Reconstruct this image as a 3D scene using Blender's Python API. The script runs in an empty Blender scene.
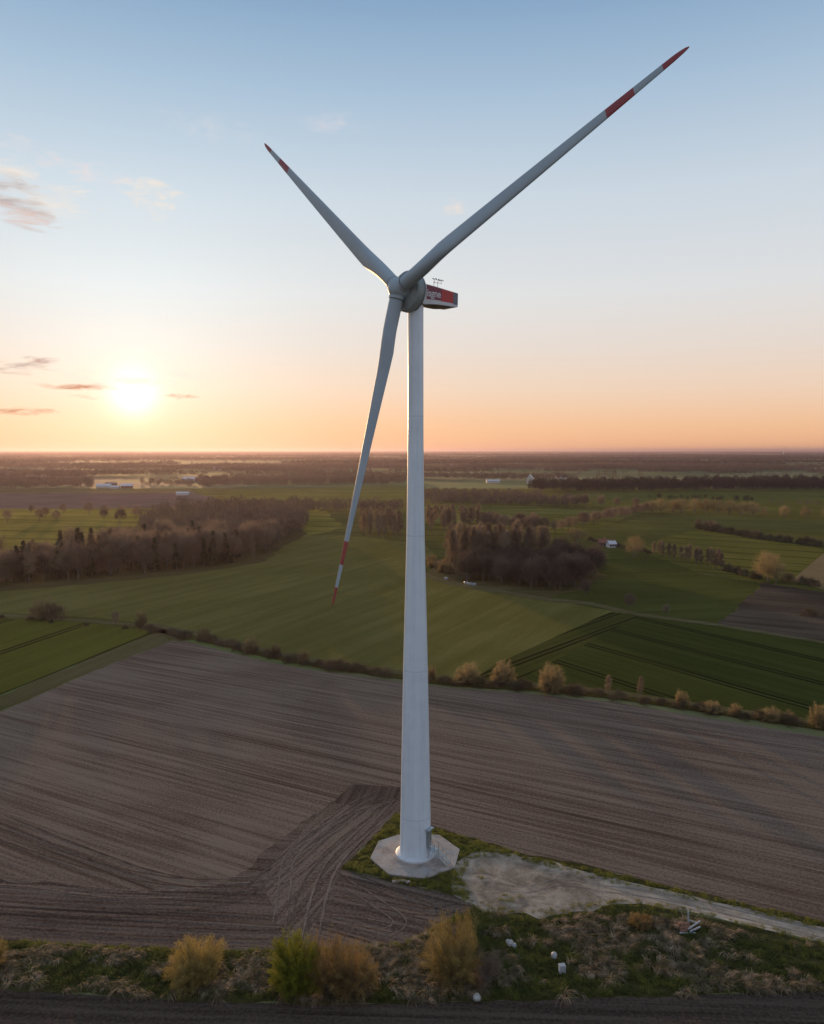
import bpy, math, random
import numpy as np
from mathutils import Vector, Matrix
random.seed(7)
S = bpy.context.scene
COL = S.collection
R = math.radians

# ------------------------------------------------------------------ camera
FPX, W, HH = 780.0, 824, 1024
PITCH = math.atan(61.5 / FPX)
CAMH = 58.3
cam_d = bpy.data.cameras.new('camera')
cam = bpy.data.objects.new('camera', cam_d)
COL.objects.link(cam)
cam.location = (0, 0, CAMH)
cam.rotation_euler = (R(90) - PITCH, 0, 0)
cam_d.sensor_fit = 'VERTICAL'
cam_d.sensor_height = 24
cam_d.lens = 24 * FPX / HH
cam_d.clip_start = 0.5
cam_d.clip_end = 200000
S.camera = cam

def G(px, py):
    """ground point seen at a pixel of the survey photo"""
    F = Vector((0, math.cos(PITCH), -math.sin(PITCH)))
    U = Vector((0, math.sin(PITCH), math.cos(PITCH)))
    d = F + Vector((1, 0, 0)) * ((px - 412) / FPX) - U * ((py - 512) / FPX)
    t = CAMH / -d.z
    return Vector((d.x * t, d.y * t, 0))

def mpp(P):
    return (P.y * math.cos(PITCH) + CAMH * math.sin(PITCH)) / FPX

def pang(a, b):
    v = G(*b) - G(*a)
    return math.atan2(v.y, v.x)

# ------------------------------------------------------------------ sun, sky
SUN_AZ, SUN_EL = R(19.5), R(3.9)          # west of the view axis, above the horizon
sdir = Vector((-math.sin(SUN_AZ) * math.cos(SUN_EL), math.cos(SUN_AZ) * math.cos(SUN_EL), math.sin(SUN_EL)))
sl = bpy.data.lights.new('sun', 'SUN')
sl.energy = 5.0
sl.angle = R(0.5)
sl.color = (1.0, 0.60, 0.27)
so = bpy.data.objects.new('sun', sl)
so.rotation_euler = (-sdir).to_track_quat('-Z', 'Y').to_euler()
so.location = (0, 0, 200)
COL.objects.link(so)

class NT:
    def __init__(s, tree): s.t = tree; s.n = tree.nodes; s.l = tree.links
    def new(s, typ, **kw):
        nd = s.n.new(typ)
        for k, v in kw.items(): setattr(nd, k, v)
        return nd
    def put(s, sock, v):
        if hasattr(v, 'is_output'): s.l.new(v, sock)
        else: sock.default_value = v
    def math(s, op, a, b=None, c=None, clamp=False):
        nd = s.new('ShaderNodeMath', operation=op, use_clamp=clamp)
        s.put(nd.inputs[0], a)
        if b is not None: s.put(nd.inputs[1], b)
        if c is not None: s.put(nd.inputs[2], c)
        return nd.outputs[0]
    def vmath(s, op, a, b=None, out=0):
        nd = s.new('ShaderNodeVectorMath', operation=op)
        s.put(nd.inputs[0], a)
        if b is not None: s.put(nd.inputs[1], b)
        return nd.outputs[out]
    def mix(s, f, a, b, blend='MIX'):
        nd = s.new('ShaderNodeMix', data_type='RGBA', blend_type=blend)
        s.put(nd.inputs[0], f); s.put(nd.inputs[6], a); s.put(nd.inputs[7], b)
        return nd.outputs[2]
    def ramp(s, f, stops, interp='LINEAR'):
        nd = s.new('ShaderNodeValToRGB')
        cr = nd.color_ramp; cr.interpolation = interp
        while len(cr.elements) < len(stops): cr.elements.new(0.5)
        for e, (p, c) in zip(cr.elements, stops):
            e.position = p; e.color = (*c, 1) if len(c) == 3 else c
        s.put(nd.inputs[0], f)
        return nd.outputs[0]
    def noise(s, vec, scale, detail=4, rough=0.55, dist=0.0):
        nd = s.new('ShaderNodeTexNoise')
        s.put(nd.inputs['Vector'], vec); nd.inputs['Scale'].default_value = scale
        nd.inputs['Detail'].default_value = detail; nd.inputs['Roughness'].default_value = rough
        nd.inputs['Distortion'].default_value = dist
        return nd.outputs[0]
    def mapping(s, vec, rotz=0, scale=(1, 1, 1), loc=(0, 0, 0)):
        a = s.new('ShaderNodeMapping'); s.put(a.inputs[0], vec)
        a.inputs['Rotation'].default_value = (0, 0, -rotz)
        b = s.new('ShaderNodeMapping'); s.put(b.inputs[0], a.outputs[0])
        b.inputs['Scale'].default_value = scale; b.inputs['Location'].default_value = loc
        return b.outputs[0]

def lin(r, g, b):
    f = lambda c: (c / 255 / 12.92) if c / 255 <= .04045 else ((c / 255 + .055) / 1.055) ** 2.4
    return (f(r), f(g), f(b))

world = bpy.data.worlds.new('World')
S.world = world
world.use_nodes = True
for n_ in list(world.node_tree.nodes): world.node_tree.nodes.remove(n_)
w = NT(world.node_tree)
sky = w.new('ShaderNodeTexSky', sky_type='NISHITA')
sky.sun_disc = False
sky.sun_elevation = SUN_EL
sky.sun_rotation = -SUN_AZ
sky.altitude = 60
tc = w.new('ShaderNodeTexCoord')
d = w.vmath('NORMALIZE', tc.outputs['Generated'])
sep = w.new('ShaderNodeSeparateXYZ'); w.put(sep.inputs[0], d)
z = sep.outputs[2]
grad = w.ramp(z, [(0.0, lin(249, 184, 138)), (0.03, lin(249, 198, 155)), (0.075, lin(243, 214, 190)), (0.125, lin(234, 221, 211)),
                  (0.19, lin(226, 227, 228)), (0.30, lin(205, 217, 228)), (0.40, lin(170, 194, 217)),
                  (0.48, lin(136, 168, 201)), (0.62, lin(148, 174, 204)), (1.0, lin(160, 180, 204))])
east = w.ramp(z, [(0.0, lin(172, 160, 168)), (0.1, lin(198, 192, 200)), (0.3, lin(188, 198, 214)), (0.6, lin(166, 184, 208)), (1.0, lin(160, 180, 204))])
fe = w.new('ShaderNodeMapRange'); fe.inputs[1].default_value = 0.35; fe.inputs[2].default_value = -0.6
w.put(fe.inputs[0], sep.outputs[1])
base = w.mix(fe.outputs[0], grad, east)
nis = w.mix(1.0, sky.outputs[0], (0.10, 0.10, 0.10, 1), 'MULTIPLY')
base = w.mix(0.05, base, nis)
# glow of the low sun in the air
dt = w.math('MAXIMUM', w.vmath('DOT_PRODUCT', d, tuple(sdir), 1), 0.0)
def addglow(b, power, col):
    f = w.math('POWER', dt, power)
    v = w.mix(1.0, (*col, 1), f, 'MULTIPLY')
    return w.mix(1.0, b, v, 'ADD')
base = addglow(base, 8, (0.02, 0.04, 0.04))
base = addglow(base, 60, (0.06, 0.13, 0.16))
base = addglow(base, 420, (0.08, 0.09, 0.07))
base = addglow(base, 3200, (0.7, 0.66, 0.58))

def skydir(px, py):
    F = Vector((0, math.cos(PITCH), -math.sin(PITCH))); U = Vector((0, math.sin(PITCH), math.cos(PITCH)))
    return (F + Vector((1, 0, 0)) * ((px - 412) / FPX) - U * ((py - 512) / FPX)).normalized()
cn1 = w.noise(w.mapping(d, 0, (1, 1, 4.5)), 22, 6, 0.62, 0.6)
cn2 = w.noise(w.mapping(d, 0, (1, 1, 2.2), (3, 1, 2)), 46, 6, 0.62, 0.4)
def cloud(b, px, py, hw, hh, tilt, col, dens, ns, k=1.5):
    c = skydir(px, py)
    rt = c.cross(Vector((0, 0, 1))).normalized(); up = rt.cross(c).normalized()
    r2 = rt * math.cos(tilt) + up * math.sin(tilt); u2 = up * math.cos(tilt) - rt * math.sin(tilt)
    u = w.math('MULTIPLY', w.vmath('DOT_PRODUCT', d, tuple(r2), 1), FPX / hw)
    v = w.math('MULTIPLY', w.vmath('DOT_PRODUCT', d, tuple(u2), 1), FPX / hh)
    rr = w.math('ADD', w.math('MULTIPLY', u, u), w.math('MULTIPLY', v, v))
    m = w.math('SUBTRACT', 1.0, rr)
    fwd = w.math('GREATER_THAN', w.vmath('DOT_PRODUCT', d, tuple(c), 1), 0.5)
    m = w.math('ADD', m, w.math('MULTIPLY', w.math('SUBTRACT', ns, 0.55), k * 3))
    m = w.math('MULTIPLY', w.math('MULTIPLY', m, 0.8, clamp=True), fwd)
    m = w.math('MULTIPLY', w.math('POWER', m, 1.4), dens)
    return w.mix(m, b, (*lin(*col), 1))
for a in [(22, 190, 70, 26, -.18, (250, 234, 216), .7, cn1), (12, 205, 44, 17, -.35, (182, 172, 172), .9, cn1), (20, 216, 34, 9, -.2, (246, 214, 200), .6, cn1),
          (12, 184, 38, 9, -.1, (180, 176, 182), .75, cn1),
          (150, 196, 34, 20, -.2, (250, 234, 216), .6, cn2), (40, 155, 44, 10, -.3, (248, 226, 216), .45, cn2), (95, 172, 40, 12, -.1, (240, 224, 222), .4, cn2),
          (215, 130, 60, 14, -.1, (226, 220, 224), .25, cn2), (335, 122, 40, 12, 0, (226, 218, 222), .35, cn2), (452, 208, 14, 9, 0, (244, 226, 214), .6, cn2),
          (14, 366, 36, 9, -.08, (166, 138, 128), .95, cn1), (36, 360, 22, 4, 0, (196, 158, 146), .8, cn1), (82, 387, 36, 4.5, 0, (212, 152, 118), .95, cn1),
          (93, 397, 22, 3.4, 0, (216, 152, 112), .9, cn1), (184, 396, 20, 4, 0, (216, 156, 122), .95, cn1), (18, 411, 40, 5, 0, (206, 140, 108), .95, cn1),
          (40, 384, 14, 2.6, 0, (222, 166, 132), .8, cn1), (120, 382, 90, 7, .02, (255, 240, 222), .7, cn2), (190, 374, 60, 6, 0, (255, 238, 222), .5, cn2), (60, 372, 60, 5, 0, (255, 236, 220), .5, cn2)]:
    base = cloud(base, *a)
bg = w.new('ShaderNodeBackground'); w.put(bg.inputs[0], base); bg.inputs[1].default_value = 1.0
wo = w.new('ShaderNodeOutputWorld'); w.l.new(bg.outputs[0], wo.inputs[0])

# ------------------------------------------------------------------ tags and objects
def tag(o, label=None, cat=None, group=None, kind=None):
    if label: o['label'] = label
    if cat: o['category'] = cat
    if group: o['group'] = group
    if kind: o['kind'] = kind
    return o
def empty(name, loc, label, cat, group=None, rz=0):
    o = bpy.data.objects.new(name, None); o.location = loc; o.rotation_euler = (0, 0, rz)
    o.empty_display_size = 0.5
    COL.objects.link(o)
    return tag(o, label, cat, group)

class MB:
    """collects triangles and quads for one mesh object"""
    def __init__(s): s.v = []; s.f = []; s.m = []
    def add(s, V, Fc, mi=0):
        o = len(s.v); s.v += [tuple(p) for p in V]
        for f in Fc: s.f.append(tuple(i + o for i in f)); s.m.append(mi)
    def box(s, c, sz, rz=0, mi=0, taper=1.0, M=None):
        cx, cy, cz = c; x, y, h = sz[0] / 2, sz[1] / 2, sz[2] / 2
        V = []
        for k, t in ((-1, 1), (1, taper)):
            for (a, b) in ((-1, -1), (1, -1), (1, 1), (-1, 1)):
                p = Vector((a * x * t, b * y * t, k * h)); p.rotate(Matrix.Rotation(rz, 3, 'Z'))
                p = p + Vector((cx, cy, cz)); V.append(M @ p if M else p)
        s.add(V, [(3, 2, 1, 0), (4, 5, 6, 7), (0, 1, 5, 4), (1, 2, 6, 5), (2, 3, 7, 6), (3, 0, 4, 7)], mi)
    def tube(s, pts, rads, n=6, mi=0, caps=True):
        rings = []; P = [Vector(p) for p in pts]; V = []
        for i, p in enumerate(P):
            t = (P[min(i + 1, len(P) - 1)] - P[max(i - 1, 0)]).normalized()
            a = t.cross(Vector((0, 0, 1)) if abs(t.z) < .95 else Vector((1, 0, 0))).normalized(); b = t.cross(a)
            for k in range(n):
                q = 2 * math.pi * k / n
                V.append(p + (a * math.cos(q) + b * math.sin(q)) * rads[i])
        Fc = []
        for i in range(len(P) - 1):
            for k in range(n):
                k2 = (k + 1) % n
                Fc.append((i * n + k, i * n + k2, (i + 1) * n + k2, (i + 1) * n + k))
        if caps: Fc.append(tuple(range(n))[::-1]); Fc.append(tuple(range((len(P) - 1) * n, len(P) * n)))
        s.add(V, Fc, mi)
    def lathe(s, prof, n=32, c=(0, 0, 0), axis=None, mi=0, caps=True):
        """prof: list of (radius, height) along axis"""
        ax = Vector(axis).normalized() if axis is not None else Vector((0, 0, 1))
        a = ax.cross(Vector((0, 0, 1)) if abs(ax.z) < .95 else Vector((1, 0, 0))).normalized(); b = ax.cross(a)
        c = Vector(c); V = []
        for r, h in prof:
            for k in range(n):
                q = 2 * math.pi * k / n
                V.append(c + ax * h + (a * math.cos(q) + b * math.sin(q)) * r)
        Fc = []
        for i in range(len(prof) - 1):
            for k in range(n):
                k2 = (k + 1) % n
                Fc.append((i * n + k, i * n + k2, (i + 1) * n + k2, (i + 1) * n + k))
        if caps:
            Fc.append(tuple(range(n))[::-1]); Fc.append(tuple(range((len(prof) - 1) * n, len(prof) * n)))
        s.add(V, Fc, mi)
    def build(s, name, mats, parent=None, smooth=False, angle=40):
        me = bpy.data.meshes.new(name)
        me.from_pydata(s.v, [], s.f)
        if not isinstance(mats, (list, tuple)): mats = [mats]
        for m in mats: me.materials.append(m)
        if len(mats) > 1: me.polygons.foreach_set('material_index', s.m)
        if smooth:
            me.polygons.foreach_set('use_smooth', [True] * len(me.polygons))
            if angle: me.set_sharp_from_angle(angle=R(angle))
        me.update()
        o = bpy.data.objects.new(name, me); COL.objects.link(o)
        if parent: o.parent = parent
        return o

def tri_mesh(name, V, Fc, mat):
    me = bpy.data.meshes.new(name)
    V = np.ascontiguousarray(V, dtype=np.float32); Fc = np.ascontiguousarray(Fc, dtype=np.int32)
    me.vertices.add(len(V)); me.vertices.foreach_set('co', V.ravel())
    me.loops.add(Fc.size); me.loops.foreach_set('vertex_index', Fc.ravel())
    me.polygons.add(len(Fc))
    k = Fc.shape[1]
    me.polygons.foreach_set('loop_start', np.arange(0, Fc.size, k, dtype=np.int32))
    me.update(calc_edges=True)
    me.materials.append(mat)
    return me
def link(name, me, parent=None, loc=None):
    o = bpy.data.objects.new(name, me); COL.objects.link(o)
    if parent: o.parent = parent
    if loc: o.location = loc
    return o

# ------------------------------------------------------------------ materials
def mat(name, build, rough=0.9, spec=0.2):
    m = bpy.data.materials.new(name); m.use_nodes = True
    t = NT(m.node_tree); b = t.n['Principled BSDF']
    b.inputs['Roughness'].default_value = rough
    b.inputs['Specular IOR Level'].default_value = spec
    build(t, b)
    return m
def plain(name, c1, c2=None, scale=1.5, rough=0.6, spec=0.4, metal=0.0):
    def f(t, b):
        co = t.new('ShaderNodeTexCoord').outputs['Object']
        n = t.noise(co, scale, 5)
        t.put(b.inputs['Base Color'], t.ramp(n, [(0.35, c1), (0.7, c2 or tuple(x * .85 for x in c1))]))
        b.inputs['Metallic'].default_value = metal
    return mat(name, f, rough, spec)

def soil(name, ang, dark=(.110, .073, .054), light=(.212, .155, .117), tram=0.0, fan=0.0, seed=0):
    """harrowed bare soil: fine rows along ang, damp and dry patches, clods"""
    def f(t, b):
        co = t.new('ShaderNodeTexCoord').outputs['Object']
        wob = t.noise(co, 0.02, 2)
        c2 = t.vmath('ADD', co, t.vmath('MULTIPLY', t.new('ShaderNodeCombineXYZ').outputs[0], (0, 0, 0)))
        rows = t.noise(t.mapping(co, ang, (.022, 1.15, 1), (seed, 0, 0)), 1.0, 4, .6, .12)
        rows2 = t.noise(t.mapping(co, ang + .05, (.010, .30, 1), (seed + 5, 3, 0)), 1.0, 5, .65, .25)
        tr = t.noise(t.mapping(co, ang - .015, (.006, .62, 1), (seed + 9, 7, 0)), 1.0, 2, .5, .1)
        trd = t.ramp(tr, [(.30, (0, 0, 0)), (.37, (1, 1, 1))])
        blot = t.noise(co, .018, 6, .6, .5)
        clod = t.noise(co, 2.4, 4, .75)
        s = t.math('ADD', t.math('MULTIPLY', rows, .78), t.math('MULTIPLY', rows2, .42))  # row contrast puts furrow shade into the colour, bump alone shows little
        s = t.math('ADD', s, t.math('MULTIPLY', blot, .50))
        s = t.math('ADD', s, t.math('MULTIPLY', t.math('SUBTRACT', clod, .5), .8))
        s = t.math('ADD', s, t.math('MULTIPLY', t.math('SUBTRACT', trd, 1), .16))
        c = t.ramp(t.math('SUBTRACT', s, .045), [(.54, tuple(x * .7 for x in dark)), (.68, dark), (.80, tuple((p + q) / 2 for p, q in zip(dark, light))), (.94, light)])
        weed = t.ramp(t.noise(co, .045, 5, .7, 1.0), [(.60, (0, 0, 0)), (.78, (1, 1, 1))])
        c = t.mix(t.math('MULTIPLY', t.math('MULTIPLY', weed, t.ramp(rows, [(.45, (0, 0, 0)), (.6, (1, 1, 1))])), .5), c, (.085, .085, .04, 1))
        t.put(b.inputs['Base Color'], c)
        bp = t.new('ShaderNodeBump'); bp.inputs['Strength'].default_value = .8; bp.inputs['Distance'].default_value = .25
        t.put(bp.inputs['Height'], t.math('ADD', rows, t.math('MULTIPLY', clod, .7))); t.l.new(bp.outputs[0], b.inputs['Normal'])
    return mat(name, f, 1.0, .0)

def crop(name, ca, cb, ang, tram=0, rowscale=.5, seed=0, wear=0.0, bump=.6, sheen=.5):
    """grass or young cereal with rows, tractor lines every tram metres, thin patches"""
    def f(t, b):
        co = t.new('ShaderNodeTexCoord').outputs['Object']
        rows = t.noise(t.mapping(co, ang, (.012, rowscale, 1), (seed, 0, 0)), 1.0, 3, .6, .15)
        blot = t.noise(co, .012, 6, .6, .4)
        fine = t.noise(co, 1.3, 4, .75)
        s = t.math('ADD', t.math('MULTIPLY', rows, .7), t.math('MULTIPLY', blot, .7))
        s = t.math('ADD', s, t.math('MULTIPLY', t.math('SUBTRACT', fine, .5), .35))
        c = t.ramp(s, [(.56, ca), (.70, tuple((p + q) / 2 for p, q in zip(ca, cb))), (.84, tuple(x * 1.1 for x in cb))])
        if wear:
            wv = t.ramp(t.noise(co, .035, 6, .7, .8), [(.56, (0, 0, 0)), (.72, (1, 1, 1))])
            c = t.mix(t.math('MULTIPLY', wv, wear), c, (.12, .10, .06, 1))
        if tram:
            mp = t.mapping(t.vmath('ADD', co, t.vmath('MULTIPLY', t.new('ShaderNodeTexCoord').outputs['Object'], (0, 0, 0))), ang, (1, 1 / tram, 1), (0, seed * .37, 0))
            wb = t.math('MULTIPLY', t.math('SUBTRACT', t.noise(co, .012, 2), .5), .12)
            y = t.new('ShaderNodeSeparateXYZ'); t.put(y.inputs[0], mp)
            fr = t.math('FRACT', t.math('ADD', y.outputs[1], wb))
            a1 = t.math('LESS_THAN', t.math('ABSOLUTE', t.math('SUBTRACT', fr, .42)), .5 / tram)
            a2 = t.math('LESS_THAN', t.math('ABSOLUTE', t.math('SUBTRACT', fr, .42 + 2.2 / tram)), .5 / tram)
            m = t.math('MULTIPLY', t.math('ADD', a1, a2, clamp=True), t.ramp(blot, [(.35, (.55, .55, .55)), (.55, (.9, .9, .9))]))
            c = t.mix(m, c, (.018, .018, .010, 1))
        t.put(b.inputs['Base Color'], c)
        t.put(b.inputs['Sheen Weight'], t.math('MULTIPLY', t.math('SUBTRACT', 1.0, m), sheen) if tram else sheen); b.inputs['Sheen Roughness'].default_value = .35
        t.put(b.inputs['Sheen Tint'], t.mix(.5, c, (.85, .66, .10, 1)))  # gold of low sun on grass is put into the sheen tint
        bp = t.new('ShaderNodeBump'); bp.inputs['Strength'].default_value = 1.0; bp.inputs['Distance'].default_value = 2.0
        t.put(bp.inputs['Height'], t.math('ADD', fine, rows)); t.l.new(bp.outputs[0], b.inputs['Normal'])
    return mat(name, f, 1.0, .0)

def ground_mat():
    def f(t, b):
        co = t.new('ShaderNodeTexCoord').outputs['Object']
        wv = t.new('ShaderNodeTexVoronoi', feature='F1', distance='CHEBYCHEV')
        t.put(wv.inputs['Vector'], t.mapping(co, -.35, (1 / 420, 1 / 300, 0))); wv.inputs['Scale'].default_value = 1
        wv.inputs['Randomness'].default_value = .85
        sp = t.new('ShaderNodeSeparateXYZ'); t.put(sp.inputs[0], wv.outputs['Color'])
        c = t.ramp(sp.outputs[0], [(0, (.07, .11, .032)), (.16, (.13, .155, .042)), (.30, (.15, .11, .08)), (.40, (.08, .10, .035)), (.52, (.055, .085, .026)),
                                   (.66, (.17, .17, .07)), (.76, (.19, .145, .105)), (.85, (.09, .13, .032))], 'CONSTANT')
        n = t.noise(t.mapping(co, -.3, (.002, .02, 1)), 1, 4)
        n2 = t.noise(co, .01, 5)
        c = t.mix(t.ramp(t.math('ADD', t.math('MULTIPLY', n, .5), t.math('MULTIPLY', n2, .5)), [(.35, (0, 0, 0)), (.7, (1, 1, 1))]), c, t.mix(.5, c, (.06, .05, .032, 1)))
        t.put(b.inputs['Base Color'], c)
        bp = t.new('ShaderNodeBump'); bp.inputs['Strength'].default_value = .5; bp.inputs['Distance'].default_value = .8
        t.put(bp.inputs['Height'], t.noise(co, 1.2, 3, .7)); t.l.new(bp.outputs[0], b.inputs['Normal'])
    return mat('countryside', f, .95, .1)

def foliage(name, stops, scale=.5, trans=0.0, world_scale=True, rough=.8):
    def f(t, b):
        g = t.new('ShaderNodeNewGeometry'); oi = t.new('ShaderNodeObjectInfo')
        n = t.noise(g.outputs['Position'], scale, 3, .6)
        rnd = t.math('MULTIPLY', t.math('SUBTRACT', oi.outputs['Random'], .5), .45)
        f_ = t.math('ADD', n, rnd)
        k = len(stops)
        c = t.ramp(f_, [(.25 + .5 * i / max(1, k - 1), s_) for i, s_ in enumerate(stops)])
        t.put(b.inputs['Base Color'], c)
        if trans:
            tr = t.new('ShaderNodeBsdfTranslucent'); t.put(tr.inputs[0], c)
            mx = t.new('ShaderNodeMixShader'); mx.inputs[0].default_value = trans
            t.l.new(b.outputs[0], mx.inputs[1]); t.l.new(tr.outputs[0], mx.inputs[2])
            t.l.new(mx.outputs[0], t.n['Material Output'].inputs[0])
    return mat(name, f, rough, .15)

M = {}
M['bark'] = foliage('bark', [(.11, .09, .075), (.20, .17, .14)], .8)
M['twig'] = foliage('bare_twigs', [(.14, .098, .075), (.20, .145, .105), (.27, .20, .135)], .05, .35)
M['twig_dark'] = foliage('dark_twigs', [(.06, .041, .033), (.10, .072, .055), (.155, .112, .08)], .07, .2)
M['twig_tan'] = foliage('tan_twigs', [(.15, .11, .078), (.23, .17, .115), (.31, .235, .155)], .05, .35)
M['twig_red'] = foliage('budding_twigs', [(.20, .145, .075), (.34, .25, .12)], .1, .4)
M['willow'] = foliage('willow_twigs', [(.18, .136, .046), (.29, .217, .072), (.42, .31, .10)], .5, .35)
M['willow_o'] = foliage('orange_willow_twigs', [(.17, .112, .045), (.27, .18, .068), (.38, .26, .10)], .5, .35)
M['willow_far'] = foliage('tan_willow_twigs', [(.21, .155, .075), (.30, .225, .11), (.38, .28, .13)], .5, .35)
M['leaf_g'] = foliage('fresh_green_leaves', [(.075, .088, .012), (.155, .165, .018), (.26, .25, .03)], .6, .35)
M['needle'] = foliage('needles', [(.020, .030, .016), (.042, .055, .024)], .3, .1)
M['scrub'] = foliage('scrub_stems', [(.08, .062, .04), (.15, .115, .07)], .3, .2)
M['straw'] = foliage('dry_grass', [(.06, .05, .025), (.18, .135, .08), (.50, .37, .25)], .8, .25)
M['green_g'] = foliage('green_grass', [(.014, .024, .006), (.040, .055, .011), (.12, .125, .025)], .45, .25)
M['far_wood'] = foliage('far_trees', [(.055, .042, .037), (.10, .074, .060), (.16, .12, .088)], .006, .15)
M['far_dark'] = foliage('far_dark_trees', [(.026, .023, .021), (.055, .044, .036)], .01, .1)

def tower_mat():
    def f(t, b):
        co = t.new('ShaderNodeTexCoord').outputs['Object']
        st = t.noise(t.mapping(co, 0, (1.6, 1.6, .05)), 1.0, 4, .6)
        gr = t.noise(co, .5, 4)
        s = t.math('ADD', t.math('MULTIPLY', st, .6), t.math('MULTIPLY', gr, .4))
        t.put(b.inputs['Base Color'], t.ramp(s, [(.35, (.56, .63, .70)), (.5, (.64, .71, .78)), (.62, (.68, .75, .82))]))
    return mat('white_tower_paint', f, .42, .5)
M['tower'] = tower_mat()
M['blade'] = plain('blade_gelcoat', (.31, .38, .43), (.28, .34, .39), .15, .5, .4)
M['red'] = plain('signal_red_paint', (.27, .024, .026), (.23, .02, .024), .8, .4, .5)
M['joint_grey'] = plain('seam_grey', (.50, .57, .63), (.46, .53, .59), 1, .5)
M['joint'] = plain('dark_joint', (.06, .065, .07), (.09, .09, .095), 2, .6)
M['gen'] = plain('generator_paint', (.26, .31, .32), (.20, .24, .25), .5, .45)
M['gen_dark'] = plain('generator_rim', (.16, .18, .20), (.11, .12, .14), .8, .5)
M['nac_white'] = plain('nacelle_white', (.62, .63, .66), (.55, .56, .58), .8, .45)
M['nac_grey'] = plain('nacelle_slate', (.13, .16, .20), (.10, .12, .15), .8, .45)
M['nac_red'] = plain('nacelle_red', (.48, .03, .035), (.42, .028, .03), .8, .4)
M['nac_plum'] = plain('nacelle_plum', (.20, .03, .06), (.15, .025, .045), .8, .4)
M['letter'] = plain('white_lettering', (.62, .60, .64), (.58, .56, .60), 2, .5)
M['belly'] = plain('nacelle_belly', (.16, .12, .10), (.11, .09, .08), .8, .6)
M['steel'] = plain('galvanised_steel', (.42, .46, .48), (.30, .33, .35), 3, .35, .5, .6)
M['roof_w'] = plain('pale_sheet_roof', (.52, .52, .54), (.42, .42, .44), .4, .5)
M['roof_r'] = plain('red_tile_roof', (.22, .08, .05), (.16, .06, .04), .4, .8)
M['roof_g'] = plain('grey_roof', (.17, .16, .16), (.12, .12, .12), .4, .8)
M['wall_w'] = plain('white_render', (.55, .53, .50), (.46, .44, .41), .4, .8)
M['wall_b'] = plain('brick_wall', (.22, .12, .08), (.17, .09, .07), .4, .8)
M['glass'] = plain('dark_window', (.04, .045, .05), (.03, .03, .035), 1, .15, .6)
M['white_p'] = plain('white_plastic', (.36, .37, .38), (.28, .29, .30), 3, .45)
M['blue_p'] = plain('pale_blue_cabinet', (.34, .42, .50), (.28, .35, .42), 3, .5)
M['brickpile'] = plain('broken_brick', (.30, .15, .09), (.20, .11, .08), 3, .9)
M['stone'] = plain('pale_stone', (.40, .39, .37), (.27, .26, .25), 2, .9)

def concrete():
    def f(t, b):
        co = t.new('ShaderNodeTexCoord').outputs['Object']
        a = t.noise(co, .35, 5, .65, .6); c = t.noise(co, 5, 3)
        s = t.math('ADD', t.math('MULTIPLY', a, .8), t.math('MULTIPLY', c, .2))
        col = t.ramp(s, [(.34, (.17, .135, .115)), (.48, (.33, .275, .24)), (.66, (.43, .36, .315))])
        wn = t.ramp(t.noise(co, .22, 3, .5, .3), [(.52, (0, 0, 0)), (.60, (1, 1, 1))])
        col = t.mix(t.math('MULTIPLY', wn, .4), col, (.30, .33, .34, 1))
        t.put(b.inputs['Base Color'], col)
    return mat('weathered_concrete', f, .85, .25)
M['concrete'] = concrete()

def gravel(name, ang, track=True, k=1.0):
    def f(t, b):
        co = t.new('ShaderNodeTexCoord').outputs['Object']
        a = t.noise(t.mapping(co, ang, (.06, .9, 1)), 1, 5, .6, .5)
        c = t.noise(co, .30, 6, .68, .5); g = t.noise(co, 3, 4, .75)
        s = t.math('ADD', t.math('MULTIPLY', a, .55 if track else .15), t.math('MULTIPLY', c, .35 if track else .75))
        s = t.math('ADD', s, t.math('MULTIPLY', g, .22)); s = t.math('SUBTRACT', s, .04)
        col = t.ramp(s, [(p_, tuple(x * k for x in c_)) for p_, c_ in [(.38, (.10, .075, .055)), (.50, (.23, .175, .13)), (.66, (.41, .325, .25))]])
        t.put(b.inputs['Base Color'], col)
        bp = t.new('ShaderNodeBump'); bp.inputs['Strength'].default_value = .7; bp.inputs['Distance'].default_value = .25
        t.put(bp.inputs['Height'], s); t.l.new(bp.outputs[0], b.inputs['Normal'])
    return mat(name, f, .95, .15)

# ------------------------------------------------------------------ the ground and the fields
def ragged(P, amp, step=1.6, seed=1):
    r = random.Random(seed); out = []
    for a, b_ in zip(P, P[1:] + P[:1]):
        n = max(1, min(260, int((b_ - a).length / step))); ph = r.uniform(0, 9)
        dv = (b_ - a).normalized(); nv = Vector((-dv.y, dv.x, 0))
        for i in range(n):
            p = a + (b_ - a) * (i / n)
            out.append(p + nv * amp * (.5 * math.sin(i * .55 + ph) + .4 * math.sin(i * 1.3 + ph * 2) + r.uniform(-.6, .6)) if i else p)
    return out
RAG = {'gravel_area': (.45, .6), 'dirt_road': (.16, 1.0), 'verge': (.25, 1.2), 'pad_turf': (.3, .8), 'headland_soil': (.5, 1.5), 'turning_strip': (.35, 1.0), 'dark_soil_patch': (.4, 1.0), 'rough_margin': (.6, 2.0),
       'lane': (.25, 3), 'field_track': (.2, 2.5), 'ditch': (.3, 2.0), 'fallow_field': (1.2, 4), 'pasture': (.8, 5), 'copse_floor': (2, 4), 'wood_floor': (2, 5), 'left_meadow': (3, 8), 'brown_field': (3, 10)}
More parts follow.
